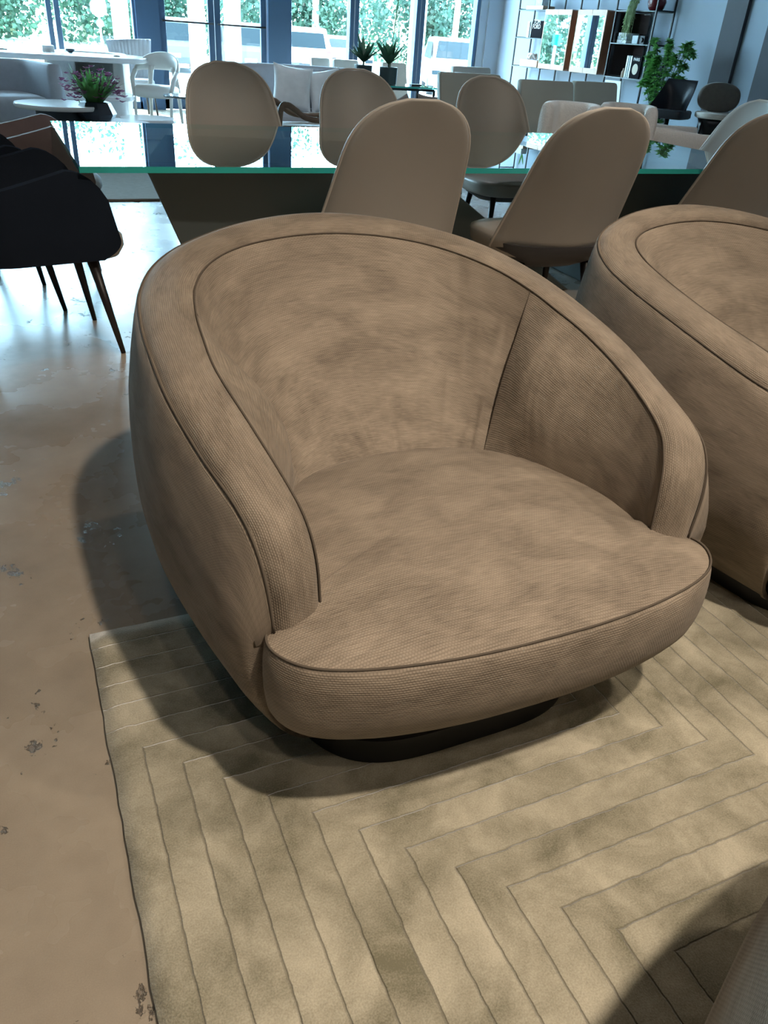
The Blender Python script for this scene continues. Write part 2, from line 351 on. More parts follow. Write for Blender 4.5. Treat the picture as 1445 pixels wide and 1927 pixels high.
class G:
    def __init__(s): s.v = []; s.f = []
    def add(s, V, Fc):
        n = len(s.v); s.v += [tuple(v) for v in V]; s.f += [tuple(i + n for i in f) for f in Fc]; return s
    def box(s, x0, x1, y0, y1, z0, z1, M4=None):
        V = [Vector((x, y, z)) for z in (z0, z1) for x, y in ((x0, y0), (x1, y0), (x1, y1), (x0, y1))]
        if M4: V = [M4 @ v for v in V]
        return s.add(V, [(3, 2, 1, 0), (4, 5, 6, 7), (0, 1, 5, 4), (1, 2, 6, 5), (2, 3, 7, 6), (3, 0, 4, 7)])
    def tube(s, pts, r, n=10, cap=True):
        pts = [Vector(p) for p in pts]; rr = r if isinstance(r, (list, tuple)) else [r] * len(pts)
        rings = []; prev = None
        for i, p in enumerate(pts):
            t = (pts[min(i + 1, len(pts) - 1)] - pts[max(i - 1, 0)]).normalized()
            if prev is None:
                a = Vector((0, 0, 1)) if abs(t.z) < 0.9 else Vector((1, 0, 0)); x = t.cross(a).normalized()
            else: x = (prev - t * prev.dot(t)).normalized()
            prev = x; y = t.cross(x)
            rings.append([p + (x * math.cos(2 * PI * k / n) + y * math.sin(2 * PI * k / n)) * rr[i] for k in range(n)])
        V = [v for r_ in rings for v in r_]; Fc = []
        for i in range(len(pts) - 1):
            for k in range(n): Fc.append((i * n + k, i * n + (k + 1) % n, (i + 1) * n + (k + 1) % n, (i + 1) * n + k))
        if cap: Fc.append(tuple(range(n - 1, -1, -1))); Fc.append(tuple((len(pts) - 1) * n + k for k in range(n)))
        return s.add(V, Fc)
    def lathe(s, prof, c=(0, 0, 0), n=40, sx=1, sy=1):
        V = []; Fc = []
        for r, z in prof:
            for k in range(n): V.append((c[0] + r * sx * math.cos(2 * PI * k / n), c[1] + r * sy * math.sin(2 * PI * k / n), c[2] + z))
        for i in range(len(prof) - 1):
            for k in range(n): Fc.append((i * n + k, i * n + (k + 1) % n, (i + 1) * n + (k + 1) % n, (i + 1) * n + k))
        Fc.append(tuple(range(n - 1, -1, -1))); Fc.append(tuple((len(prof) - 1) * n + k for k in range(n)))
        return s.add(V, Fc)
    def prism(s, poly, z0, z1, M4=None):
        n = len(poly); V = [Vector((x, y, z0)) for x, y in poly] + [Vector((x, y, z1)) for x, y in poly]
        if M4: V = [M4 @ v for v in V]
        Fc = [tuple(range(n - 1, -1, -1)), tuple(range(n, 2 * n))] + [(i, (i + 1) % n, n + (i + 1) % n, n + i) for i in range(n)]
        return s.add(V, Fc)
    def ring_loft(s, rings, cap=True, closed=True):
        n = len(rings[0]); V = [v for r_ in rings for v in r_]; Fc = []
        for i in range(len(rings) - 1):
            for k in range(n if closed else n - 1): Fc.append((i * n + k, i * n + (k + 1) % n, (i + 1) * n + (k + 1) % n, (i + 1) * n + k))
        if cap: Fc.append(tuple(range(n - 1, -1, -1))); Fc.append(tuple((len(rings) - 1) * n + k for k in range(n)))
        return s.add(V, Fc)
    def out(s, name, mat, parent=None, **kw): return mesh(name, s.v, s.f, mat, parent, **kw)

def catmull(P, n):
    """n samples, evenly in knot parameter, through points P (tuples)"""
    P = [Vector(p) for p in P]; out = []
    L = len(P) - 1
    for i in range(n):
        t = i / (n - 1) * L; k = min(int(t), L - 1); f = t - k
        p0 = P[k - 1] if k > 0 else P[0] * 2 - P[1]; p1, p2 = P[k], P[k + 1]; p3 = P[k + 2] if k + 2 <= L else P[L] * 2 - P[L - 1]
        out.append(0.5 * ((2 * p1) + (p2 - p0) * f + (2 * p0 - 5 * p1 + 4 * p2 - p3) * f * f + (3 * p1 - p0 - 3 * p2 + p3) * f ** 3))
    return out
def mirror_curve(P):  # P from front(+w) to the back middle, gives left-front .. back .. right-front
    L = [Vector((-p[0], p[1], p[2])) for p in P]
    Rr = [Vector(p) for p in reversed(P[:-1])]
    return L + Rr
def grid_faces(nr, nc, flip=False, off=0):
    Fc = []
    for i in range(nr - 1):
        for j in range(nc - 1):
            q = (i * nc + j, i * nc + j + 1, (i + 1) * nc + j + 1, (i + 1) * nc + j)
            Fc.append(tuple(reversed(q)) if flip else q)
    return Fc
def grid_mesh(name, rows, mat, parent, flip=False, uv=True, **kw):
    """rows: list of equal-length point lists; UV in metres measured along rows and down columns"""
    nr, nc = len(rows), len(rows[0]); V = [p for r_ in rows for p in r_]
    uvs = None
    if uv:
        mid = rows[nr // 2]; us = [0.0]
        for j in range(1, nc): us.append(us[-1] + (Vector(mid[j]) - Vector(mid[j - 1])).length)
        c = nc // 3; vs = [0.0]
        for i in range(1, nr): vs.append(vs[-1] + (Vector(rows[i][c]) - Vector(rows[i - 1][c])).length)
        uvs = [(us[j], vs[i]) for i in range(nr) for j in range(nc)]
    return mesh(name, V, grid_faces(nr, nc, flip), mat, parent, uvs=uvs, **kw)

# ------------------------------------------------------------------ the setting
g = G().box(-7, 8.6, -6.2, 14.02, -0.06, 0.0); struct(g.out('floor', M['concrete'], smooth=False))
struct(G().box(-7, 8.6, -6.2, 14.2, 3.6, 3.7).out('ceiling', M['ceiling'], smooth=False))
struct(G().box(-7.1, -7, -6.2, 14.2, 0, 3.6).out('wall_left', M['wall_warm'], smooth=False))
struct(G().box(-7, 8.6, -6.3, -6.2, 0, 3.6).out('wall_back', M['wall_warm'], smooth=False))
struct(G().box(8.39, 8.6, -6.2, 14.2, 0, 3.6).out('wall_right', M['wall'], smooth=False))
# front wall above the glazing, corner pier, and unseen stretch closed to cut side light
g = G().box(-7, 8.39, 14.0, 14.2, 3.15, 3.6).box(-7, -2.98, 14.0, 14.2, 0, 3.15).box(8.10, 8.39, 13.9, 14.2, 0, 3.15)
struct(g.out('wall_front', M['wall'], smooth=False))
# built-out columns on the right wall
struct(G().box(8.34, 8.39, 8.28, 8.62, 0, 3.6).out('wall_right_column', M['wall_dark'], smooth=False))
struct(G().box(8.34, 8.39, 6.9, 7.90, 0, 3.6).out('wall_right_column', M['wall_dark'], smooth=False))
# glazing: mullions + panes + door leaves
wins = [(-2.95, 0.93), (1.03, 2.12), (4.5, 5.58), (5.66, 6.78), (6.86, 7.93)]
for i, (a, b_) in enumerate(wins):
    f = G()
    f.box(a - 0.03, a + 0.04, 13.95, 14.1, 0, 3.15).box(b_ - 0.04, b_ + 0.03, 13.95, 14.1, 0, 3.15)
    f.box(a, b_, 13.95, 14.1, 0, 0.1).box(a, b_, 13.95, 14.1, 3.05, 3.15)
    o = struct(f.out('window_%d' % (i + 1), M['frame'], smooth=False, bevel=0.006))
    G().box(a + 0.04, b_ - 0.04, 14.01, 14.02, 0.1, 3.05).out('pane', M['pane'], o, smooth=False)
struct(G().box(7.96, 8.10, 13.93, 14.1, 0, 3.15).out('trim_1', M['wall'], smooth=False))
struct(G().box(2.12, 2.46, 13.9, 14.12, 0, 3.15).box(4.14, 4.50, 13.9, 14.12, 0, 3.15).box(2.46, 4.14, 13.93, 14.12, 2.75, 3.15).out('door_frame', M['frame'], smooth=False))
for i, (a, b_) in enumerate(((2.47, 3.30), (3.31, 4.13))):
    f = G().box(a, a + 0.09, 13.97, 14.03, 0.01, 2.74).box(b_ - 0.09, b_, 13.97, 14.03, 0.01, 2.74).box(a, b_, 13.97, 14.03, 0.01, 0.22).box(a, b_, 13.97, 14.03, 2.62, 2.74)
    o = struct(f.out('door_%d' % (i + 1), M['frame'], smooth=False, bevel=0.004))
    G().box(a + 0.09, b_ - 0.09, 13.99, 14.0, 0.22, 2.62).out('pane', M['pane'], o, smooth=False)
    G().tube([(a + 0.03, 13.9, 1.20), (b_ - 0.03, 13.9, 1.20)], 0.014).tube([(a + 0.05, 13.9, 1.20), (a + 0.05, 13.98, 1.20)], 0.012).tube([(b_ - 0.05, 13.9, 1.20), (b_ - 0.05, 13.98, 1.20)], 0.012).out('push_bar', M['black_metal'], o)
for k, (loc, tgt, pw, cone) in enumerate(SPOTS):   # unseen heads for those lights, the added ones included
    t = thing('track_or_fill_light', 'unseen black cylindrical track or fill spotlight on the dark ceiling', 'ceiling light', (loc[0], loc[1], 3.6), 0, 'track spotlights on the ceiling')
    d = (Vector(tgt) - Vector(loc)).normalized(); p = Vector(loc) - Vector((loc[0], loc[1], 3.6))
    G().tube([p - d * 0.13, p - d * 0.02], 0.055, 20).out('lamp_head', M['black_metal'], t)
    G().tube([(0, 0, 0), p - d * 0.1], 0.012).box(-0.06, 0.06, -0.02, 0.02, -0.03, 0).out('mount', M['black_metal'], t)

# ------------------------------------------------------------------ rug
nU, nV = 90, 90
U0, U1, V0, V1 = 0.0, 3.3, -1.9, 1.483
rows = []
for j in range(nV + 1):
    rows.append([Vector((U0 + (U1 - U0) * i / nU + (random.uniform(-1, 1) * 0.002 if i in (0, nU) else 0), V0 + (V1 - V0) * j / nV + (random.uniform(-1, 1) * 0.002 if j in (0, nV) else 0), 0.018 + (-0.005 if i in (0, nU) or j in (0, nV) else 0))) for i in range(nU + 1)])
V = [p for r_ in rows for p in r_]; Fc = grid_faces(nV + 1, nU + 1); n = len(V)
edge = [i for i in range(nU + 1)] + [(j + 1) * (nU + 1) - 1 for j in range(1, nV + 1)] + [nV * (nU + 1) + i for i in range(nU - 1, -1, -1)] + [j * (nU + 1) for j in range(nV - 1, 0, -1)]
for e in edge: V.append(Vector((V[e].x, V[e].y, 0.001)))
for k in range(len(edge)):
    k2 = (k + 1) % len(edge); Fc.append((edge[k2], edge[k], n + k, n + k2))
tag(mesh('rug', V, Fc, M['rug']), 'sage beige rug with carved mitred lines under the taupe armchairs', 'rug')

# ------------------------------------------------------------------ the big swivel tub armchair
def build_armchair(label, loc, rz, seatmat, foldmat, group=None):
    root = thing('swivel_armchair', label, 'armchair', loc, rz, group)
    YC = 1.40
    inner = [(.345, .935, .415), (.349, .945, .50), (.360, .968, .567), (.376, 1.02, .612), (.397, 1.16, .656), (.412, 1.32, .687), (.408, 1.44, .708), (.399, 1.540, .726), (.374, 1.655, .744), (.320, 1.765, .760), (.238, 1.838, .775), (.125, 1.872, .788), (0, 1.880, .794)]
    outer = [(.430, .915, .40), (.441, .922, .50), (.452, .950, .563), (.465, 1.005, .597), (.488, 1.13, .622), (.508, 1.28, .657), (.512, 1.42, .684), (.508, 1.545, .706), (.488, 1.675, .730), (.435, 1.79, .757), (.345, 1.875, .782), (.190, 1.940, .810), (0, 1.968, .822)]
    base_ = [(.352, .95, .37), (.354, .975, .37), (.360, 1.0, .37), (.362, 1.045, .37), (.345, 1.13, .37), (.305, 1.23, .37), (.255, 1.31, .37), (.205, 1.368, .37), (.175, 1.386, .37), (.125, 1.402, .37), (.085, 1.410, .37), (.04, 1.414, .37), (0, 1.415, .37)]
    for L in (inner, outer, base_):
        for i, p in enumerate(L): L[i] = (p[0], p[1] - YC, p[2])
    NT = 145
    ci = catmull(mirror_curve(inner), NT); co = catmull(mirror_curve(outer), NT); cb = catmull(mirror_curve(base_), NT)
    def ease(i):  # 0 at arm fronts, 1 elsewhere
        t = min(i, NT - 1 - i) / ((NT - 1) / 2) ; return t
    # rim band with a soft crown and rolled edges
    rows = []
    NB = 13
    for k in range(NB):
        s = k / (NB - 1); row = []
        for i in range(NT):
            a, b2 = co[i], ci[i]; p = a.lerp(b2, s)
            up = Vector((0, 0, 1)); t = (co[min(i + 1, NT - 1)] - co[max(i - 1, 0)]).normalized()
            nrm = -t.cross(b2 - a).normalized()
            cr = 0.020 * (1 - (2 * s - 1) ** 4) - 0.006
            row.append(p + nrm * cr)
        rows.append(row)
    grid_mesh('rim_band', rows, seatmat, root)
    # outer shell
    rows = [];
    for lev in range(22):
        row = []
        for i in range(NT):
            p = co[i]; t = (co[min(i + 1, NT - 1)] - co[max(i - 1, 0)]); t.z = 0
            nrm = Vector((t.y, -t.x, 0)).normalized()
            if nrm.dot(Vector((p.x, p.y, 0))) < 0: nrm = -nrm
            e = ease(i); fb = min(1, e / 0.32)
            lat = Vector((1 if p.x > 0 else -1, 0, 0))
            nrm = lat.lerp(nrm, fb ** 1.5).normalized()
            zR = p.z
            back = max(0, (p.y + 0.1) / 0.67)                         # 0 at the arms, 1 at the back
            z1 = zR - 0.02; z2 = zR - 0.02 + (0.37 - zR + 0.02) * 0.5
            K = [(-0.004, zR - 0.002), (0.010, z1), (0.042, z2 if zR > 0.42 else 0.374), (0.045, 0.37 if zR > 0.42 else 0.365), (0.032, 0.28), (-0.012, 0.18), (-0.060, 0.11), (-0.115, 0.068), (-0.20, 0.052)]
            back_s = 1 + 0.9 * back; fr = 1 - min(1, e / 0.22)
            K2 = [((o_ * (back_s if o_ < 0 else 1 - 0.2 * back)) * (1 - 0.35 * fr), 0, z_) for o_, z_ in K]
            if not hasattr(build_armchair, 'c'): pass
            q = catmull(K2, 22)[lev]
            sh = 0.075 * fr * max(0, (0.42 - q.z) / 0.36) ** 1.3
            row.append(Vector((p.x, p.y, 0)) + nrm * q.x + Vector((0, sh, q.z)))
        a_, b_ = row[0], row[-1]
        row = [a_ + Vector((0.09, 0.05, 0)), a_ + Vector((0.02, 0.004, 0))] + row[1:-1] + [b_ + Vector((-0.02, 0.004, 0)), b_ + Vector((-0.09, 0.05, 0))]
        rows.append(row)
    grid_mesh('outer_shell', rows, M['chenille'], root, flip=True)
    # inner panels: left side, back, right side (meeting at the two upright seams)
    def panel(name, i0, i1):
        rows = []; NP = 18
        for k in range(NP):
            s = k / (NP - 1); row = []
            for i in range(i0, i1 + 1):
                a, b2 = ci[i].copy(), cb[i].copy(); p = a.lerp(b2, s)
                d = b2 - a; t = ci[min(i + 1, NT - 1)] - ci[max(i - 1, 0)]
                nrm = t.cross(d).normalized()
                c = Vector((0, -0.05, 0.62)) - p
                if nrm.dot(c) < 0: nrm = -nrm
                e = ease(i); u_ = (i - i0) / (i1 - i0); pil = math.sin(PI * u_) ** 0.5
                bulge = -0.010 * math.sin(PI * s) * min(1, e * 3) + 0.012 * math.sin(PI * min(1, s * 1.0)) * pil
                if not (i0 > 0 and i1 < NT - 1):
                    du = (1 - u_) if i0 == 0 else u_
                    bulge += 0.070 * math.sin(PI * min(1, s * 1.05)) * math.exp(-((du - 0.22) / 0.22) ** 2)
                bulge += 0.010 * (pil - 1) * min(1, 4 * s) * (1 if 0.02 < e else 0)
                row.append(p + nrm * bulge - Vector((0, 0, 0.004)))
            rows.append(row)
        grid_mesh(name, rows, foldmat, root, flip=True)
        return [r_[0] for r_ in rows], [r_[-1] for r_ in rows]
    iL = 42; iR = NT - 1 - iL
    panel('inner_side_panel', 0, iL); seams = panel('inner_back_panel', iL, iR); panel('inner_side_panel', iR, NT - 1)
    # seat block: crowned top, piped edge, front face rolling under
    half = [(0, .757), (.10, .759), (.20, .768), (.30, .786), (.37, .808), (.415, .836), (.442, .875), (.444, .912), (.420, .945), (.372, .965), (.372, 1.02), (.372, 1.10), (.345, 1.20), (.285, 1.31), (.20, 1.382), (.10, 1.415), (0, 1.425)]
    half = [Vector((x, y - YC, 0)) for x, y in half]
    hc = catmull(half, 90); loop = hc + [Vector((-p.x, p.y, 0)) for p in reversed(hc[1:-1])]
    NL = len(loop)
    cen = Vector((0, -0.28, 0))
    def fw(p): # 1 for the free front block, 0 inside the tub
        return max(0, min(1, (-0.43 - p.y) / 0.05))
    def zseam(p): return 0.397 + 0.012 * (1 - fw(p))
    tops = [];
    for s in (0.02, 0.15, 0.3, 0.45, 0.6, 0.72, 0.82, 0.9, 0.95, 0.98, 1.0):
        row = []
        for p in loop:
            q = cen.lerp(p, s); crown = 0.050 * (1 - s ** 2.6); fade = 1
            row.append(Vector((q.x, q.y, 0.403 * (1 - s ** 5) + zseam(p) * s ** 5 + crown - 0.003 * (s > 0.97))))
        tops.append(row)
    V = [p for r_ in tops for p in r_]; uvs = [(p.x, p.y) for p in V]; Fc = []
    for i in range(len(tops) - 1):
        for k in range(NL): Fc.append((i * NL + k, i * NL + (k + 1) % NL, (i + 1) * NL + (k + 1) % NL, (i + 1) * NL + k))
    Fc.append(tuple(range(NL - 1, -1, -1)))
    Fc = [tuple(reversed(f)) for f in Fc]
    mesh('seat_top', V, Fc, seatmat, root, uvs=uvs)
    outn = []
    for k in range(NL):
        t = loop[(k + 1) % NL] - loop[k - 1]; nrm = Vector((t.y, -t.x, 0)).normalized()
        outn.append(nrm)
    K = catmull([(0, 0, 0), (0.010, 0, -.012), (0.018, 0, -.055), (0.014, 0, -.110), (-0.010, 0, -.170), (-0.054, 0, -.222), (-0.11, 0, -.258), (-0.18, 0, -.290), (-0.26, 0, -.302)], 24)
    rows = []
    for q in K:
        row = []
        for k, p in enumerate(loop):
            f = fw(p); side = min(1, max(0, (abs(p.x) - 0.30) / 0.15)) * f
            off = q.x * f * (1 - 0.6 * side) if q.x > 0 else q.x * (f * (1 + 0.35 * side) + (1 - f) * 0.25)
            if off >= 0: pp = p + outn[k] * off
            else: pp = p.lerp(Vector((0, -0.12, 0)), -off / 0.40)
            pp = pp - outn[k] * 0.012 * (1 - f)
            row.append(pp + Vector((0, 0, zseam(p) + q.z)))
        row.append(row[0].copy()); rows.append(row)
    grid_mesh('seat_front', rows, M['chenille'] if seatmat is M['chenille'] else seatmat, root)
    # seams
    sm = G()
    sm.tube([co[i] + Vector((0, 0, -0.001)) for i in range(NT)], 0.0022, 6)
    sm.tube([ci[i] + Vector((0, 0, -0.002)) for i in range(NT)], 0.0020, 6)
    fr_pts = [loop[k] + outn[k] * 0.001 + Vector((0, 0, zseam(loop[k]) + 0.0)) for k in range(NL)]
    i0 = [k for k in range(NL) if loop[k].x > 0 and fw(loop[k]) > 0.2][-1]
    pts = [fr_pts[k] for k in range(i0, -1, -1)] + [fr_pts[k] for k in range(NL - 1, NL - i0 - 1, -1)]
    sm.tube(pts, 0.0024, 6)
    for c_ in seams: sm.tube(c_, 0.0022, 6)
    sm.out('piping', M['seam'], root)
    # dark plinth: round with a flat front
    poly = []
    for k in range(120):
        a = 2 * PI * k / 120; c_, s_ = math.cos(a), math.sin(a); e_ = 0.5 if s_ < 0 else 0.9
        poly.append((-0.03 + 0.335 * math.copysign(abs(c_) ** e_, c_), (0.508 if s_ < 0 else 0.40) * math.copysign(abs(s_) ** e_, s_)))
    def rr(poly, inset):
        return [Vector((x * (1 - inset / 0.4), y * (1 - inset / 0.4), 0)) for x, y in poly]
    rings = []
    for ins, z in ((0.0, 0.019), (0.0, 0.078), (0.004, 0.084), (0.02, 0.086)):
        rings.append([p + Vector((0, 0, z)) for p in rr(poly, ins)])
    G().ring_loft(rings).out('plinth_base', M['black_base'], root, autos=40)
    return root
ac = build_armchair('taupe chenille swivel tub armchair standing at the rug corner, whole in view', (0.70, 1.40, 0), R(0.0), M['chenille'], M['chenille_fold'], 'taupe swivel armchairs')
a2 = copy_tree(ac); a2.location = (1.93, 1.42, 0); a2.rotation_euler = (0, 0, R(0)); a2['label'] = 'taupe chenille swivel tub armchair cut off by the right edge of the photo'
a3 = build_armchair('pale beige nubby armchair, only its arm showing in the bottom right corner', (0.785, -0.275, 0), R(115), M['chenille_coarse'], M['chenille_coarse'])

# ------------------------------------------------------------------ glass dining table
tbl = thing('glass_dining_table', 'long clear glass dining table with teal edge on dark faceted pedestals', 'table', (0, 0, 0))
TU0, TU1, TV0, TV1, TZ0, TZ1 = 0.24, 3.86, 3.19, 4.62, 0.728, 0.75
Vt = [(TU0, TV0, TZ0), (TU1, TV0, TZ0), (TU1, TV1, TZ0), (TU0, TV1, TZ0), (TU0, TV0, TZ1), (TU1, TV0, TZ1), (TU1, TV1, TZ1), (TU0, TV1, TZ1)]
clear = thin('clear_underside', (0.9, 0.97, 0.96))
mesh('glass_top', Vt, [(3, 2, 1, 0), (4, 5, 6, 7), (0, 1, 5, 4), (1, 2, 6, 5), (2, 3, 7, 6), (3, 0, 4, 7)], None, tbl, smooth=False,
     mats=[M['glass_top'], M['glass_edge'], clear], fmat=[2, 0, 1, 1, 1, 1])
def pedestal(top, bot):
    V = [(x, y, 0.728) for x, y in top] + [(x, y, 0.0) for x, y in bot]; n = len(top)
    return G().add(V, [tuple(range(n)), tuple(range(2 * n - 1, n - 1, -1))] + [(i, n + i, n + (i + 1) % n, (i + 1) % n) for i in range(n)])
pedestal([(0.50, 3.45), (1.75, 3.45), (1.85, 4.2), (0.75, 4.35)], [(0.80, 3.6), (2.95, 3.75), (3.05, 4.25), (1.0, 4.4)]).out('pedestal', M['ped'], tbl, smooth=False, bevel=0.01)
V = [(3.0, 3.6, .728), (3.45, 3.55, .728), (3.55, 4.3, .728), (3.08, 4.35, .728), (2.98, 3.6, .6), (3.62, 3.5, .66), (3.72, 4.3, .66), (3.02, 4.4, .6), (3.12, 3.55, 0), (3.40, 3.6, 0), (3.45, 4.2, 0), (3.15, 4.3, 0)]
G().add(V, [(0, 1, 2, 3), (0, 4, 5, 1), (1, 5, 6, 2), (2, 6, 7, 3), (3, 7, 4, 0), (4, 8, 9, 5), (5, 9, 10, 6), (6, 10, 11, 7), (7, 11, 8, 4), (11, 10, 9, 8)]).out('pedestal', M['ped'], tbl, smooth=False, bevel=0.01)

# ------------------------------------------------------------------ greige dining chairs (local: faces +y, origin on the floor under the seat)
def build_dining(label, loc, rz, group):
    root = thing('dining_chair', label, 'chair', loc, rz, group)
    # back shell: inner and outer skins
    def skin(off):
        rows = []; NV_, NU_ = 22, 25
        for j in range(NV_):
            s = 1 - (1 - j / (NV_ - 1)) ** 1.5
            hw = 0.321 - 0.088 * s
            if s > 0.60: hw *= (1 - ((s - 0.60) / 0.40) ** 3.2 * 0.999) ** 0.42 if s < 0.999 else 0.25
            row = []
            for i in range(NU_):
                x = (2 * i / (NU_ - 1) - 1)
                wrap = 0.083 * (1 - s) ** 1.3 + 0.035
                y = -0.235 - 0.194 * s ** 1.15 + wrap * abs(x) ** 2.2 * (hw / 0.28)
                z = 0.432 + 0.60 * s
                row.append(Vector((x * hw, y + off, z - off * 0.25)))
            rows.append(row)
        return rows
    A_, B_ = skin(0.0), skin(0.034)
    for j in range(len(A_)):
        for i in (0, len(A_[0]) - 1):
            m_ = (A_[j][i] + B_[j][i]) / 2; A_[j][i] = m_ + (A_[j][i] - m_) * 0.35; B_[j][i] = m_ + (B_[j][i] - m_) * 0.35
    V = [p for r_ in A_ for p in r_] + [p for r_ in B_ for p in r_]; nr, nc = len(A_), len(A_[0]); n = nr * nc
    Fc = grid_faces(nr, nc) + [tuple(n + i for i in reversed(f)) for f in grid_faces(nr, nc)]
    bd = [i for i in range(nc)] + [j * nc + nc - 1 for j in range(1, nr)] + [(nr - 1) * nc + i for i in range(nc - 2, -1, -1)] + [j * nc for j in range(nr - 2, 0, -1)]
    for k in range(len(bd)):
        a, b2 = bd[k], bd[(k + 1) % len(bd)]; Fc.append((b2, a, n + a, n + b2))
    mesh('backrest', V, Fc, M['leather_shell'], root)
    pts = [((A_[j][0] + B_[j][0]) / 2) for j in range(nr)] + [((A_[-1][i] + B_[-1][i]) / 2) for i in range(1, nc - 1)] + [((A_[j][-1] + B_[j][-1]) / 2) for j in range(nr - 1, -1, -1)]
    G().tube(pts, 0.0075, 6).out('edge_piping', M['rim_light'], root)
    # lower shell (dark, tapers down) wraps the rear of the seat
    rings = []
    for z, hx, y0, y1 in ((0.450, 0.300, -0.242, 0.16), (0.42, 0.290, -0.24, 0.15), (0.37, 0.235, -0.20, 0.12), (0.335, 0.17, -0.13, 0.10), (0.325, 0.10, -0.07, 0.07)):
        ring = []
        for k in range(48):
            a = 2 * PI * k / 48; cx_, sy_ = math.cos(a), math.sin(a)
            x = hx * math.copysign(abs(cx_) ** 0.75, cx_); yc = (y0 + y1) / 2; y = yc + (y1 - y0) / 2 * math.copysign(abs(sy_) ** 0.75, sy_)
            ring.append(Vector((x, y, z)))
        rings.append(list(reversed(ring)))
    G().ring_loft(list(reversed(rings))).out('lower_shell', M['lower_shell'], root, autos=60)
    # seat
    rings = []
    for z, sx, sy in ((0.385, 0.84, 0.86), (0.392, 0.93, 0.95), (0.41, 0.975, 0.985), (0.455, 1.0, 1.0), (0.468, 0.985, 0.985), (0.480, 0.90, 0.90), (0.490, 0.55, 0.55), (0.494, 0.1, 0.1)):
        ring = []
        for k in range(56):
            a = 2 * PI * k / 56; cx_, sy_ = math.cos(a), math.sin(a)
            x = 0.300 * sx * math.copysign(abs(cx_) ** 0.5, cx_); y = 0.04 + 0.245 * sy * math.copysign(abs(sy_) ** 0.6, sy_)
            x *= 1 + 0.06 * (y + 0.2)
            ring.append(Vector((x, y, z)))
        rings.append(ring)
    G().ring_loft(rings).out('seat', M['leather_seat'], root)
    for sx in (-1, 1):
        for sy in (-1, 1):
            G().tube([(sx * 0.17, 0.02 + sy * 0.15, 0.40), (sx * 0.215, 0.02 + sy * 0.215, 0.0)], [0.021, 0.010], 12).out('leg', M['dark_wood'], root)
    return root
DC = []
specs = [  # u, v(seat centre), yaw, label
    (1.429, 3.224, -2, 'greige leather dining chair seen from behind, directly above the whole armchair'),
    (2.299, 3.207, -3, 'greige leather dining chair seen from behind, right of centre, showing its dark lower shell'),
    (3.50, 3.382, -8, 'greige leather dining chair seen from behind at the right edge, behind the cut-off armchair'),
    (1.27, 4.70, 182, 'leftmost greige dining chair on the far side, its back reflected in the glass table'),
    (2.07, 4.70, 180, 'greige dining chair on the far side, middle of the three reflected in the glass'),
    (3.02, 4.72, 178, 'greige dining chair across the table, its seat visible below the glass edge'),
    (3.86, 3.96, 80, 'greige dining chair at the right end of the glass table, turned side-on'),
]
first = None
for i, (u_, v_, yaw, lab) in enumerate(specs):
    if first is None: first = build_dining(lab, (u_, v_, 0), R(yaw), 'greige dining chairs around the glass table'); o = first
    else:
        o = copy_tree(first); o.location = (u_, v_, 0); o.rotation_euler = (0, 0, R(yaw)); o['label'] = lab

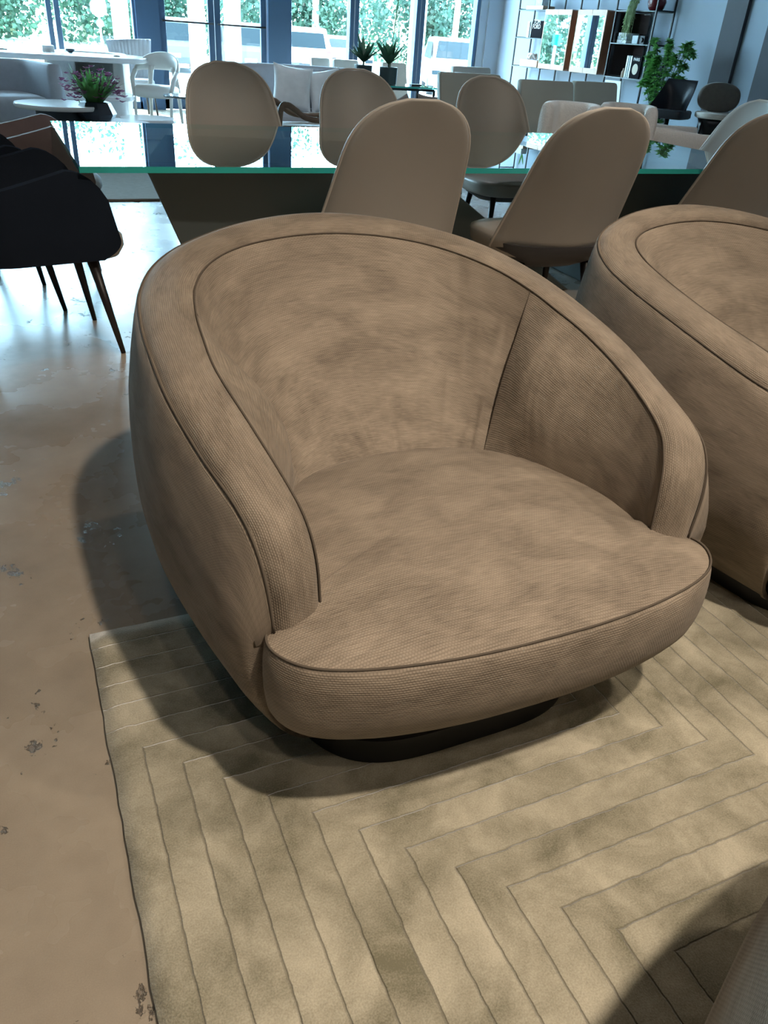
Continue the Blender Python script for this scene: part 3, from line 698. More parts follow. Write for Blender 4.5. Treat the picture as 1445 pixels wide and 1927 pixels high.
# ------------------------------------------------------------------ dark tub dining armchairs at the left end (local: faces +x)
def build_dark(label, loc, rz, shellmat, seatmat, group):
    root = thing('tub_dining_chair', label, 'chair', loc, rz, group)
    NT = 61; rows_o = []; rows_i = []
    NL_ = 14
    for l in range(NL_):
        s = l / (NL_ - 1); ro = []; ri = []
        for i in range(NT):
            t = -1 + 2 * i / (NT - 1); a = abs(t)
            ang = PI + t * PI * 0.5
            # U plan: straight arms then semicircle
            if a < 0.55: th = PI + (t / 0.55) * PI / 2; x = -0.08 + 0.29 * math.cos(th); y = 0.31 * math.sin(th) * -1
            else: f = (a - 0.55) / 0.45; x = -0.08 + 0.37 * f; y = (0.31 - 0.03 * f) * math.copysign(1, t)
            if a < 0.55: y = 0.31 * math.sin(math.copysign(1, t) * (a / 0.55) * PI / 2)
            top = 0.60 + 0.13 * min(1, a / 0.8) ** 1.5
            if a > 0.80: top -= 0.24 * (1 - math.sqrt(max(0, 1 - ((a - 0.80) / 0.20) ** 2)))
            bot = 0.39
            z = bot + (top - bot) * s
            fl = 1.0 + 0.05 * s ** 1.2 - 0.14 * (1 - s) ** 2
            xo = x * fl + (0.0 if a < 0.55 else 0.06 * s * (1 - s)) ; yo = y * fl
            ro.append(Vector((xo, yo, z)))
            nx = Vector((math.cos(PI + t / 0.55 * PI / 2) if a < 0.55 else 0, math.copysign(1, t) if a >= 0.55 else math.sin(math.copysign(1, t) * (a / 0.55) * PI / 2), 0))
            th_ = 0.045 + 0.012 * math.sin(PI * s)
            ri.append(Vector((xo, yo, z)) - nx.normalized() * th_)
        rows_o.append(ro); rows_i.append(ri)
    nr, nc = NL_, NT; V = [p for r_ in rows_o for p in r_] + [p for r_ in rows_i for p in r_]; n = nr * nc
    Fc = grid_faces(nr, nc, True) + [tuple(n + i for i in reversed(f)) for f in grid_faces(nr, nc, True)]
    bd = [i for i in range(nc)] + [j * nc + nc - 1 for j in range(1, nr)] + [(nr - 1) * nc + i for i in range(nc - 2, -1, -1)] + [j * nc for j in range(nr - 2, 0, -1)]
    for k in range(len(bd)):
        a, b2 = bd[k], bd[(k + 1) % len(bd)]; Fc.append((a, b2, n + b2, n + a))
    mesh('tub_shell', V, Fc, shellmat, root, bevel=0.015)
    rings = []
    for z, s in ((0.375, 0.8), (0.385, 0.93), (0.42, 1.0), (0.455, 0.99), (0.475, 0.9), (0.482, 0.5), (0.484, 0.08)):
        rings.append([Vector((0.085 + 0.285 * s * math.copysign(abs(math.cos(2 * PI * k / 48)) ** 0.55, math.cos(2 * PI * k / 48)), 0.235 * s * math.copysign(abs(math.sin(2 * PI * k / 48)) ** 0.6, math.sin(2 * PI * k / 48)), z)) for k in range(48)])
    G().ring_loft(rings).out('seat_cushion', seatmat, root)
    for sx in (-1, 1):
        for sy in (-1, 1):
            G().tube([(0.02 + sx * 0.19, sy * 0.17, 0.40), (0.02 + sx * 0.26, sy * 0.235, 0.0)], [0.022, 0.010], 12).out('leg', M['dark_wood'], root)
    return root
gd = 'dark tub chairs at the left end of the glass table'
d1 = build_dark('dark navy leather tub chair with beige seat cushion, nearest at the left edge', (0.02, 3.50, 0), R(8), M['dark_leather'], M['leather_seat'], gd)
d2 = copy_tree(d1); d2.location = (-0.16, 4.13, 0); d2.rotation_euler = (0, 0, R(8)); d2['label'] = 'dark navy leather tub chair directly behind the nearest one at the left edge'
d3 = build_dark('mauve brown leather tub chair at the far left corner of the glass table', (0.10, 4.86, 0), R(2), M['mauve_leather'], M['grey_fabric'], gd)

# ================================================================== the lounge beyond the table
def sgn_pow(a, p): return math.copysign(abs(a) ** p, a)
def srect(hx, hy, p=0.45, n=40, cx=0, cy=0, z=0):
    return [Vector((cx + hx * sgn_pow(math.cos(2 * PI * k / n), p), cy + hy * sgn_pow(math.sin(2 * PI * k / n), p), z)) for k in range(n)]
def cushion(name, hx, hy, h, mat, parent, loc=(0, 0, 0), rot=(0, 0, 0), p=0.4):
    """plump pillow lying in its local xy plane"""
    rings = []
    for t in (-1, -0.9, -0.7, -0.4, 0, 0.4, 0.7, 0.9, 1):
        f = (1 - abs(t) ** 2.2) ** 0.5 if abs(t) < 1 else 0.02
        rings.append(srect(hx * (0.25 + 0.75 * f), hy * (0.25 + 0.75 * f), p + 0.15 * (1 - f), 40, 0, 0, t * h / 2))
    M4 = Matrix.Translation(loc) @ Matrix.Rotation(rot[2], 4, 'Z') @ Matrix.Rotation(rot[1], 4, 'Y') @ Matrix.Rotation(rot[0], 4, 'X')
    rings = [[M4 @ v for v in r_] for r_ in rings]
    return G().ring_loft(rings).out(name, mat, parent)
def throw_pillow(label, loc, size, rot, mat, group=None):
    """square scatter pillow with pulled-out corners, standing: local xz plane"""
    n = 22; V = []; Fc = []
    for side in (1, -1):
        for j in range(n + 1):
            for i in range(n + 1):
                a, b_ = 2 * i / n - 1, 2 * j / n - 1
                pin = 1 - 0.10 * (1 - a * a) * abs(b_) ** 3; pin2 = 1 - 0.10 * (1 - b_ * b_) * abs(a) ** 3
                th = 0.30 * ((1 - a ** 4) * (1 - b_ ** 4)) ** 0.6 * (1 + 0.12 * math.sin(3 * a + 2 * b_))
                V.append((a * size / 2 * pin2, side * th * size / 2, (b_ * pin + 1) * size / 2))
    m_ = (n + 1) ** 2
    for k in (0, 1):
        for j in range(n):
            for i in range(n):
                q = (j * (n + 1) + i, j * (n + 1) + i + 1, (j + 1) * (n + 1) + i + 1, (j + 1) * (n + 1) + i)
                q = tuple(k * m_ + x for x in q); Fc.append(q if k else tuple(reversed(q)))
    o = mesh('throw_pillow', V, Fc, mat); o.location = loc; o.rotation_euler = rot
    return tag(o, label, 'pillow', group)

def round_table(label, loc, r, h, th, topmat, basemat, base='drum', name='round_coffee_table', group=None):
    t = thing(name, label, 'table', loc, 0, group)
    G().lathe([(r * 0.985, h - th), (r, h - th + 0.008), (r, h - 0.008), (r * 0.985, h)], n=56).out('table_top', topmat, t, autos=40)
    if base == 'drum': G().lathe([(r * 0.55, 0.0), (r * 0.55, h - th)], n=40).out('drum_base', basemat, t, autos=40)
    elif base == 'slab': G().lathe([(r * 0.80, 0.0), (r * 0.82, 0.02), (r * 0.82, h - th)], n=40).out('plinth_base', basemat, t, autos=40)
    elif base == 'leg':
        G().tube([(0, -r * 0.8, 0.02), (0, -r * 0.8, h - th)], 0.014).out('leg', basemat, t)
        G().lathe([(r * 0.8, 0), (r * 0.8, 0.02)], n=40).out('foot_plate', basemat, t, autos=40)
    return t
round_table('round white-rimmed coffee table at far left, on a dark drum base', (0.60, 9.35, 0), 0.43, 0.43, 0.04, M['marble'], M['vase'], 'drum')
round_table('round white marble coffee table behind the orchid planter', (1.08, 11.0, 0), 0.50, 0.41, 0.05, M['marble'], M['white'], 'slab')
round_table('low round white table carrying the orchid planter', (1.02, 9.35, 0), 0.46, 0.27, 0.06, M['marble'], M['white'], 'slab')
round_table('low round white table right of the orchid planter, near the open-arm chair', (1.62, 10.4, 0), 0.32, 0.22, 0.05, M['marble'], M['white'], 'slab')
round_table('small round glass side table with a slim white leg, left of the leftmost far chair', (2.05, 10.35, 0), 0.24, 0.47, 0.02, M['glass_shelf'], M['white'], 'leg', 'side_table')

# orchid planter
pl = thing('orchid_planter', 'purple orchids and green leaves in a faceted slate bowl on the low white table', 'plant', (0.93, 9.2, 0.271))
g = G(); prof = [(0.10, 0), (0.17, 0.05), (0.20, 0.09), (0.15, 0.19), (0.13, 0.20), (0.10, 0.18)]
g.lathe(prof, n=8); g.out('bowl', M['vase'], pl, smooth=False)
rnd = random.Random(3)
def leafblade(g, base, d, L, w_, droop):
    base = Vector(base); d = Vector(d).normalized(); side = d.cross(Vector((0, 0, 1))).normalized(); pts = []
    for k in range(7):
        t = k / 6; p = base + d * L * t + Vector((0, 0, -droop * t * t)); ww = w_ * math.sin(PI * (0.12 + 0.86 * t)) ** 0.8
        pts.append((p - side * ww, p + side * ww, p + Vector((0, 0, -0.25 * ww))))
    V = []; Fc = []
    for a, b_, c_ in pts: V += [a, c_, b_]
    for k in range(6):
        Fc += [(3 * k, 3 * k + 1, 3 * k + 4, 3 * k + 3), (3 * k + 1, 3 * k + 2, 3 * k + 5, 3 * k + 4)]
    g.add(V, Fc)
g = G()
for k in range(80):
    a = rnd.uniform(0, 2 * PI); tilt = rnd.uniform(0.15, 0.95)
    leafblade(g, (0.07 * math.cos(a), 0.07 * math.sin(a), 0.19), (math.cos(a) * tilt, math.sin(a) * tilt, 1), rnd.uniform(0.20, 0.38), rnd.uniform(0.013, 0.024), rnd.uniform(0, 0.10))
g.out('leaves', M['leaf'], pl)
g = G()
for k in range(30):
    a = rnd.uniform(0, 2 * PI); rr_ = rnd.uniform(0.05, 0.30); top = Vector((math.cos(a) * rr_, math.sin(a) * rr_ * 0.7, rnd.uniform(0.30, 0.50) - 0.25 * rr_))
    g.tube([(0.03 * math.cos(a), 0.03 * math.sin(a), 0.19), top * 0.6 + Vector((0, 0, 0.1)), top], 0.0025, 5)
g.out('stems', M['leaf_dark'], pl)
g = G()
for k in range(150):
    a = rnd.uniform(0, 2 * PI); rr_ = 0.30 * rnd.random() ** 0.6; c = Vector((math.cos(a) * rr_, math.sin(a) * rr_ * 0.7, rnd.uniform(0.30, 0.52) - 0.35 * rr_))
    for q in range(4):
        th = q * PI / 2 + rnd.random(); leafblade(g, c, (math.cos(th), math.sin(th), 0.4), 0.040, 0.015, 0.0)
pf = g.out('blossoms', M['bloom'], pl); pf['kind'] = 'stuff'
# small sprig on the round table
sp_ = thing('trailing_sprig', 'small green sprig trailing on the round white-rimmed coffee table', 'plant', (0.86, 9.2, 0.431))
g = G()
for k in range(16): leafblade(g, (rnd.uniform(-.09, .09), rnd.uniform(-.05, .05), 0.003), (rnd.uniform(-1, 1), rnd.uniform(-1, 1), 0.8), 0.05, 0.009, 0.01)
g.out('leaves', M['leaf'], sp_)

# upholstered tub armchairs (local: face -y by default)
def tub_armchair(label, loc, rz, w_, d_, h_back, seat_h, th, mat, group=None, legs=False, name='lounge_armchair', p=0.62, arm_drop=0.0, basemat=None):
    t = thing(name, label, 'armchair', loc, rz, group)
    N = 60; ctr = []
    for i in range(N + 1):
        a = PI * (-0.14 + 1.28 * i / N)
        x = math.cos(a); y = math.sin(a)
        x, y = sgn_pow(x, p) * (w_ / 2 - th / 2), sgn_pow(y, p) * (d_ / 2 - th / 2)
        if math.sin(a) < 0: y = -(d_ / 2 - th / 2) * min(1, abs(math.sin(a)) / math.sin(0.14 * PI)) ; x = math.copysign(w_ / 2 - th / 2, x)
        ctr.append((x, y))
    rings = []
    for i, (x, y) in enumerate(ctr):
        x0, y0 = ctr[max(0, i - 1)]; x1, y1 = ctr[min(N, i + 1)]; tt = Vector((x1 - x0, y1 - y0, 0)).normalized(); nn = Vector((tt.y, -tt.x, 0))
        f = max(0, min(1, (y + d_ * 0.1) / (d_ * 0.35))); h = h_back - arm_drop * (1 - f)
        ring = []
        for k in range(20):
            a = 2 * PI * k / 20; u_ = sgn_pow(math.cos(a), 0.5) * th / 2; z = h / 2 + 0.04 + sgn_pow(math.sin(a), 0.35) * (h / 2 - 0.04)
            e = 0.86 if i in (0, N) else (0.96 if i in (1, N - 1) else 1)
            ring.append(Vector((x, y, 0)) + nn * (u_ * e) + Vector((0, 0, z)))
        rings.append(ring)
    g = G().ring_loft(rings); g.out('tub_back', mat, t)
    rings = [srect((w_ / 2 - th) * s, (d_ / 2 - th * 0.6) * s, 0.45, 40, 0, -th * 0.4, z) for z, s in ((0.06, 0.97), (0.10, 1.0), (seat_h - 0.05, 1.0), (seat_h - 0.01, 0.97), (seat_h + 0.015, 0.8), (seat_h + 0.02, 0.1))]
    G().ring_loft(rings).out('seat', mat, t)
    if legs:
        for sx in (-1, 1):
            for sy in (-1, 1): G().tube([(sx * w_ * 0.36, sy * d_ * 0.34, 0.08), (sx * w_ * 0.38, sy * d_ * 0.37, 0)], 0.018, 10).out('leg', M['dark_wood'], t)
    else: G().ring_loft([srect(w_ * 0.38, d_ * 0.38, 0.7, 40, 0, 0, z) for z in (0.0, 0.07)]).out('plinth_base', M['black_base'], t, autos=40)
    return t
tub_armchair('grey blue curved lounge armchair cropped by the left edge, behind the round coffee table', (0.05, 10.3, 0), R(20), 1.15, 1.0, 0.74, 0.42, 0.17, M['grey_fabric'])
tub_armchair('white upholstered lounge armchair behind the orchid planter', (1.20, 12.0, 0), R(-18), 0.95, 0.85, 0.80, 0.42, 0.13, M['white_leather'])
tub_armchair('cream boucle tub chair in front of the olive chairs, its rounded wing showing', (4.42, 6.02, 0), R(-40), 0.50, 0.58, 0.84, 0.44, 0.13, M['boucle'], name='boucle_chair')
tub_armchair('cream boucle tub chair mostly hidden behind the dining chair right of centre', (5.12, 6.15, 0), R(-40), 0.52, 0.58, 0.84, 0.44, 0.13, M['boucle'], name='boucle_chair')
tub_armchair('cream boucle low curved armchair beyond the right end of the glass table', (5.65, 6.1, 0), R(70), 0.95, 0.9, 0.69, 0.40, 0.16, M['boucle'], arm_drop=0.03, name='boucle_armchair')

# far dining set on the left
ft = thing('marble_dining_table', 'long white marble table at far left by the windows, rounded right end', 'table', (0, 0, 0))
g = G().prism([(-1.6, 11.2), (1.35, 11.2)] + [(1.35 + 0.55 * math.sin(PI * k / 12), 11.85 - 0.65 * math.cos(PI * k / 12)) for k in range(1, 12)] + [(1.35, 12.5), (-1.6, 12.5)], 0.72, 0.78)
g.out('table_top', M['marble'], ft, smooth=False, bevel=0.015)
G().prism([(0.68, 12.1), (1.0, 12.1), (1.0, 11.75), (0.68, 11.75)], 0, 0.72).out('pedestal', M['plinth_tex'], ft, smooth=False, bevel=0.02)
G().box(-1.2, -0.8, 11.7, 12.1, 0, 0.72).out('pedestal', M['plinth_tex'], ft, smooth=False, bevel=0.02)
t = thing('dish', 'small dark bowl on the far marble table', 'bowl', (0.98, 11.95, 0.781))
G().lathe([(0.02, 0), (0.05, 0.02), (0.065, 0.045), (0.06, 0.045), (0.02, 0.012)], n=24).out('bowl', M['vase'], t)
tag(G().box(-0.13, 0.13, -0.09, 0.09, 0, 0.012).out('tray', M['glass_shelf'], None, smooth=False, bevel=0.004), 'thin grey tray lying on the far marble table', 'tray').location = (0.12, 11.9, 0.781)
tag(G().box(-0.07, 0.07, -0.09, 0.09, 0, 0.07).out('white_box', M['white'], None, smooth=False, bevel=0.006), 'small white box on the far marble table near the window mullion', 'box').location = (0.72, 11.95, 0.781)
# pleated chair
t = thing('channel_back_chair', 'pale blue grey chair with a pleated fan back behind the far marble table', 'chair', (1.88, 12.95, 0), R(8))
rows = []
for j in range(10):
    s = j / 9; row = []
    for i in range(97):
        a = -1 + 2 * i / 96; r_ = 0.25 + 0.06 * s; y = 0.18 - 0.14 * a * a + 0.05 * s + 0.010 * abs(math.sin(i / 96 * PI * 12))
        row.append(Vector((a * r_, y, 0.45 + 0.49 * s + 0.02 * a)))
    rows.append(row)
rows2 = [[p + Vector((0, 0.05, 0)) for p in r_] for r_ in reversed(rows)]
grid_mesh('pleated_back', rows + rows2 + [rows[0]], M['grey_fabric'], t, uv=False)
G().ring_loft([srect(0.25 * s, 0.24 * s, 0.5, 40, 0, 0, z) for z, s in ((0.36, .95), (0.38, 1), (0.45, 1), (0.48, .9), (0.485, .1))]).out('seat', M['grey_fabric'], t)
for sx in (-1, 1):
    for sy in (-1, 1): G().tube([(sx * 0.2, sy * 0.18, 0.37), (sx * 0.23, sy * 0.21, 0)], 0.014, 8).out('leg', M['dark_wood'], t)
# open-arm white chair
t = thing('open_arm_chair', 'white leather chair with open curved arms near the entrance door', 'chair', (1.93, 11.45, 0), R(-35))
G().ring_loft([srect(0.24 * s, 0.24 * s, 0.5, 40, 0, 0, z) for z, s in ((0.36, .93), (0.38, 1), (0.46, 1), (0.49, .9), (0.495, .1))]).out('seat', M['white_leather'], t)
rings = []
for i in range(41):
    a = PI * (0.0 + 1.0 * i / 40); f = math.sin(a)
    x, y = 0.28 * math.cos(a), 0.26 * math.sin(a); z = 0.64 + 0.12 * f ** 0.7; hh = 0.028 + 0.075 * f; nn = Vector((math.cos(a), math.sin(a), 0))
    rings.append([Vector((x, y, z)) + nn * (0.024 * math.cos(2 * PI * k / 16)) + Vector((0, 0, hh * math.sin(2 * PI * k / 16))) for k in range(16)])
G().ring_loft(rings).out('arm_band', M['white_leather'], t)
for sx in (-1, 1):
    G().tube([(sx * 0.28, 0.0, 0.64), (sx * 0.275, -0.10, 0.56), (sx * 0.25, -0.14, 0.40), (sx * 0.235, -0.16, 0.0)], [0.03, 0.03, 0.022, 0.014], 12).out('front_post', M['white_leather'], t)
    G().tube([(sx * 0.15, 0.20, 0.70), (sx * 0.19, 0.21, 0.45), (sx * 0.22, 0.23, 0.0)], [0.035, 0.03, 0.014], 12).out('rear_post', M['white_leather'], t)

# sofa with pillows
t = thing('sofa', 'grey blue sofa with big satin pillows in front of the entrance glazing', 'sofa', (3.35, 9.7, 0), R(-4))
cushion('back_rest', 0.95, 0.34, 0.18, M['grey_fabric'], t, (0, 0.42, 0.52), (R(80), 0, 0))
G().ring_loft([srect(0.98 * s, 0.48 * s, 0.25, 60, 0, 0.05, z) for z, s in ((0.08, .97), (0.1, 1), (0.36, 1), (0.41, .96), (0.42, .2))]).out('seat', M['grey_fabric'], t)
for sx in (-1, 1):
    rings = []
    for k in range(9):
        s = k / 8; rings.append([Vector((sx * 0.95 + 0.07 * math.cos(2 * PI * q / 16), -0.40 + 0.85 * s, 0.34 + (0.14 + 0.16 * s) * math.sin(2 * PI * q / 16) + 0.08 * s)) for q in range(16)])
    G().ring_loft(rings).out('arm', M['grey_fabric'], t)
for sx in (-1, 1):
    for sy in (-1, 1): G().tube([(sx * 0.85, 0.05 + sy * 0.36, 0.09), (sx * 0.87, 0.05 + sy * 0.38, 0)], 0.02, 8).out('leg', M['dark_wood'], t)
pg = 'satin pillows on the sofa'
throw_pillow('silver satin pillow at the left end of the sofa, beside the leftmost far chair', (3.08, 9.48, 0.42), 0.46, (R(-12), R(6), R(-6)), M['pillow_satin'], pg)
throw_pillow('silver satin pillow in the middle of the sofa, half hidden by a dining chair', (3.55, 9.50, 0.42), 0.44, (R(-14), R(-8), R(4)), M['pillow_satin'], pg)
throw_pillow('darker satin pillow behind the two silver ones on the sofa', (3.32, 9.66, 0.43), 0.42, (R(-10), R(10), R(10)), M['grey_fabric'], pg)
# driftwood framed bench
t = thing('driftwood_bench', 'low brown bench with a wavy carved frame in front of the sofa', 'bench', (2.85, 7.75, 0), R(0))
ks = [(-0.50, 0.0), (-0.52, 0.30), (-0.50, 0.58), (-0.44, 0.62), (-0.36, 0.58), (-0.26, 0.52), (-0.10, 0.50), (0.1, 0.51), (0.4, 0.50), (0.52, 0.49), (0.53, 0.0)]
for nm, y in (('front_frame', -0.22), ('rear_frame', 0.22)):
    c = catmull([(x, y, z + 0.01) for x, z in ks], 60); G().tube([Vector(p) for p in c], 0.026, 10).out(nm, M['drift'], t)
G().box(-0.48, 0.50, -0.20, 0.20, 0.36, 0.46).out('seat', M['drift'], t, smooth=False, bevel=0.03)
throw_pillow('taupe pillow leaning behind the dining chair nearer the camera, left one', (3.75, 7.75, 0.47), 0.28, (R(-30), R(-20), R(10)), M['pillow_brown'], 'taupe pillows on the footstool')
throw_pillow('taupe rounded pillow leaning behind the dining chair nearer the camera, right one', (3.98, 7.78, 0.47), 0.28, (R(-14), R(5), R(0)), M['pillow_brown'], 'taupe pillows on the footstool')
t = thing('footstool', 'low taupe bench holding two pillows, hidden behind the dining chairs', 'bench', (3.88, 7.8, 0))
G().ring_loft([srect(0.42 * s, 0.25 * s, 0.35, 40, 0, 0, z) for z, s in ((0.20, .97), (0.22, 1), (0.44, 1), (0.465, .95))]).out('seat', M['pillow_brown'], t)
for sx in (-1, 1):
    for sy in (-1, 1): G().tube([(sx * 0.33, sy * 0.18, 0.21), (sx * 0.35, sy * 0.2, 0)], 0.015, 8).out('leg', M['dark_wood'], t)

# glass-topped metal side table with two planters
t = thing('glass_side_table', 'rectangular glass side table on thin black legs, in front of the white car window', 'table', (4.02, 8.9, 0))
mesh('glass_top', [(x, y, z) for z in (0.745, 0.76) for x, y in ((-.50, -.25), (.50, -.25), (.50, .25), (-.50, .25))], [(3, 2, 1, 0), (4, 5, 6, 7), (0, 1, 5, 4), (1, 2, 6, 5), (2, 3, 7, 6), (3, 0, 4, 7)], None, t, smooth=False, mats=[M['glass_top'], M['glass_edge'], clear], fmat=[2, 0, 1, 1, 1, 1])
G().box(-.46, .46, -.22, -.20, .72, .742).box(-.46, .46, .20, .22, .72, .742).out('frame', M['black_metal'], t, smooth=False)
for sx in (-1, 1):
    for sy in (-1, 1): G().box(sx * .46 - .01, sx * .46 + .01, sy * .21 - .01, sy * .21 + .01, 0, .73).out('leg', M['black_metal'], t, smooth=False)
def spiky(label, loc, seed, tall=False, h=0.17):
    t = thing('potted_dracaena', label, 'plant', loc, 0, 'spiky plants in dark green pots')
    G().lathe([(0.085, 0), (0.095, 0.01), (0.098, h), (0.088, h), (0.08, h - 0.03)], n=32).out('pot', M['pot_green'], t, autos=40)
    r2 = random.Random(seed); g = G()
    for k in range(26):
        a = 2 * PI * k / 26 + r2.uniform(-.2, .2); ti = r2.uniform(0.25, 1.5)
        leafblade(g, (0.01 * math.cos(a), 0.01 * math.sin(a), h + 0.03), (math.cos(a) * ti, math.sin(a) * ti, 1), r2.uniform(0.2, 0.29), 0.026, r2.uniform(0.0, 0.05))
    g.out('leaves', M['leaf_dark'], t)
    G().tube([(0, 0, h - 0.04), (0, 0, h + 0.06)], 0.012, 8).out('stem', M['leaf_dark'], t)
    if tall:
        g = G(); g.tube([(0.02, 0, h), (0.03, 0, h + 0.25), (0.07, 0, h + 0.62)], 0.004, 6)
        for k in range(14):
            z = h + 0.30 + 0.024 * k
            for s in (-1, 1): leafblade(g, (0.03 + 0.0012 * k, 0, z), (s, 0, 0.9), 0.085, 0.008, 0.02)
        g.out('fern_frond', M['leaf'], t)
    return t
spiky('spiky green plant in a dark green pot, left of the two on the side table', (3.74, 8.98, 0.761), 5)
spiky('spiky green plant with a tall fern frond, right of the two on the side table', (3.97, 8.82, 0.761), 9, True)
tag(G().box(-0.06, 0.06, -0.03, 0.03, 0, 0.02).out('black_tray', M['black_metal'], None, smooth=False, bevel=0.004), 'small dark object lying on the glass side table', 'tray').location = (4.30, 8.80, 0.761)

# slab-back chairs
def slab_chair(label, loc, rz, w_, ht, mat, group, sled=True, seat=0.46, lean=0.12):
    t = thing('slab_back_chair', label, 'chair', loc, rz, group)
    g = G(); rings = []
    for z, s in ((seat - 0.06, 0.96), (seat, 1.0), ((seat + ht) / 2, 1.0), (ht - 0.03, 1.0), (ht - 0.008, 0.97), (ht, 0.90)):
        y = 0.20 + lean * (z - seat) / (ht - seat); rings.append([Vector((v.x, v.y + y, z)) for v in srect(w_ / 2 * s, 0.04 * s, 0.22, 40)])
    g.ring_loft(rings).out('backrest', mat, t)
    G().ring_loft([srect(w_ / 2 * s, 0.23 * s, 0.3, 40, 0, -0.02, z) for z, s in ((seat - 0.09, .95), (seat - 0.07, 1), (seat - 0.01, 1), (seat + 0.01, .94))]).out('seat', mat, t)
    g = G()
    for sx in (-1, 1):
        x = sx * (w_ / 2 - 0.04); g.tube([(x, -0.20, seat - 0.09), (x, -0.22, 0.012), (x, 0.24, 0.012), (x, 0.22, seat - 0.09)], 0.011, 8)
    g.out('sled_frame', M['black_metal'], t)
    return t
og = 'olive beige slab back dining chairs in a row'
slab_chair('olive beige slab-back chair, leftmost of the row, behind a reflected dining chair', (4.12, 6.95, 0), R(3), 0.68, 0.97, M['olive'], og)
slab_chair('olive beige slab-back chair, middle of the row below the mirror cabinets', (4.72, 6.55, 0), R(5), 0.62, 0.96, M['olive'], og)
slab_chair('olive beige slab-back chair, rightmost of the row, below the books', (5.50, 6.85, 0), R(5), 0.56, 0.96, M['olive'], og)
slab_chair('white chair behind the leftmost olive chair, near the window corner', (5.66, 9.6, 0), R(10), 0.62, 0.95, M['white_leather'], None)
slab_chair('white low-back chair by the window, left of the two beside the potted plants', (4.58, 12.4, 0), R(0), 0.30, 0.87, M['white_leather'], 'white chairs by the window')
slab_chair('white low-back chair by the window, directly behind the left potted plant', (4.98, 12.3, 0), R(5), 0.42, 0.87, M['white_leather'], 'white chairs by the window')
slab_chair('cream chair with a slightly arched back right of the potted plants', (4.92, 10.4, 0), R(6), 0.36, 0.92, M['boucle'], None)

# ------------------------------------------------------------------ shelving on the right wall
sh = thing('wall_shelving', 'black metal shelving with ladder posts against the right wall', 'shelf', (0, 0, 0))
PV = [12.82, 11.99, 11.16, 10.33, 9.51]
for v_ in PV:
    g = G().box(8.03, 8.05, v_ - .01, v_ + .01, 0, 3.0).box(8.33, 8.35, v_ - .01, v_ + .01, 0, 3.0)
    for z in (0.5, 0.93, 1.335, 1.72, 2.15, 2.6): g.box(8.04, 8.34, v_ - .008, v_ + .008, z - .008, z + .008)
    g.out('ladder_post', M['black_metal'], sh, smooth=False)
for a, b_, zs in ((12.82, 11.99, (0.93, 1.335, 1.715)), (10.33, 9.51, (0.93, 1.335, 1.715)), (11.99, 11.16, (0.5,)), (12.82, 11.99, (0.5,))):
    for z in zs: G().box(8.03, 8.36, b_ + 0.01, a - 0.01, z - 0.012, z).out('shelf_board', M['glass_shelf'], sh, smooth=False)
G().box(8.05, 8.06 + 0.30, 10.30, 10.32, 0.94, 1.70).box(8.35, 8.37, 9.98, 10.33, 0.94, 1.70).out('back_panel', M['bronze_panel'], sh, smooth=False)
def mirror_cabinet(label, v0, v1, z0=0.93, z1=1.72):
    t = thing('mirror_cabinet', label, 'cabinet', (8.03, (v0 + v1) / 2, z0), 0, 'mirror-fronted oak cabinets on the shelving')
    hv = (v1 - v0) / 2; H_ = z1 - z0
    G().box(0, 0.31, -hv, hv, 0, H_).out('carcass', M['box_side'], t, smooth=False, bevel=0.03)
    for a, b_ in ((-hv + 0.02, -0.002), (0.002, hv - 0.02)):
        d_ = G().box(-0.012, 0.0, a, b_, 0.0, 0.07).box(-0.012, 0, a, b_, H_ - 0.07, H_).box(-0.006, 0, a, b_, 0.06, H_ - 0.06).out('door', M['oak'], t, smooth=False, bevel=0.002)
        G().box(-0.010, -0.0065, a + (0 if a > 0 else 0.0), b_, 0.07, H_ - 0.07).out('mirror', M['mirror'], d_, smooth=False)
    for a in (-hv, hv - 0.02): G().box(-0.012, 0.0, a, a + 0.02, 0, H_).out('edge_strip', M['oak'], t, smooth=False, bevel=0.002)
mirror_cabinet('mirror-fronted oak cabinet on the wall shelving, left one of the pair', 11.33, 12.03)
mirror_cabinet('mirror-fronted oak cabinet on the wall shelving, right one of the pair', 10.50, 11.18)
def book(label, loc, dims, mat, group=None, title=None, medal=False, name='book'):
    t = thing(name, label, 'book', loc, 0, group); dx, dy, dz = dims    # dy thickness along the wall, dx depth
    G().box(0.004, dx - 0.004, -dy / 2 + 0.003, dy / 2 - 0.003, 0.004, dz - 0.004).out('pages', M['paper'], t, smooth=False)
    G().box(0, dx, -dy / 2, -dy / 2 + 0.003, 0, dz).box(0, dx, dy / 2 - 0.003, dy / 2, 0, dz).box(0, 0.004, -dy / 2, dy / 2, 0, dz).out('cover', mat, t, smooth=False)
    return t
def text(s, parent, loc, size, rot, mat, name='lettering'):
    c = bpy.data.curves.new(name, 'FONT'); c.body = s; c.size = size; c.align_x = 'CENTER'; c.align_y = 'CENTER'; c.extrude = 0.0004; c.space_line = 0.75
    c.materials.append(mat); tmp = bpy.data.objects.new('tmp_text', c); COL.objects.link(tmp)
    bpy.context.view_layer.update(); me = bpy.data.meshes.new_from_object(tmp.evaluated_get(bpy.context.evaluated_depsgraph_get()))
    bpy.data.objects.remove(tmp); bpy.data.curves.remove(c)
    o = bpy.data.objects.new(name, me); COL.objects.link(o); o.parent = parent; o.location = loc; o.rotation_euler = rot
    return o
RW = (R(90), 0, R(-90))
bg1 = 'books standing on the middle left shelf'
book('white book standing on the middle left shelf, its spine outward', (8.10, 12.58, 1.336), (0.20, 0.07, 0.22), M['paper'], bg1)
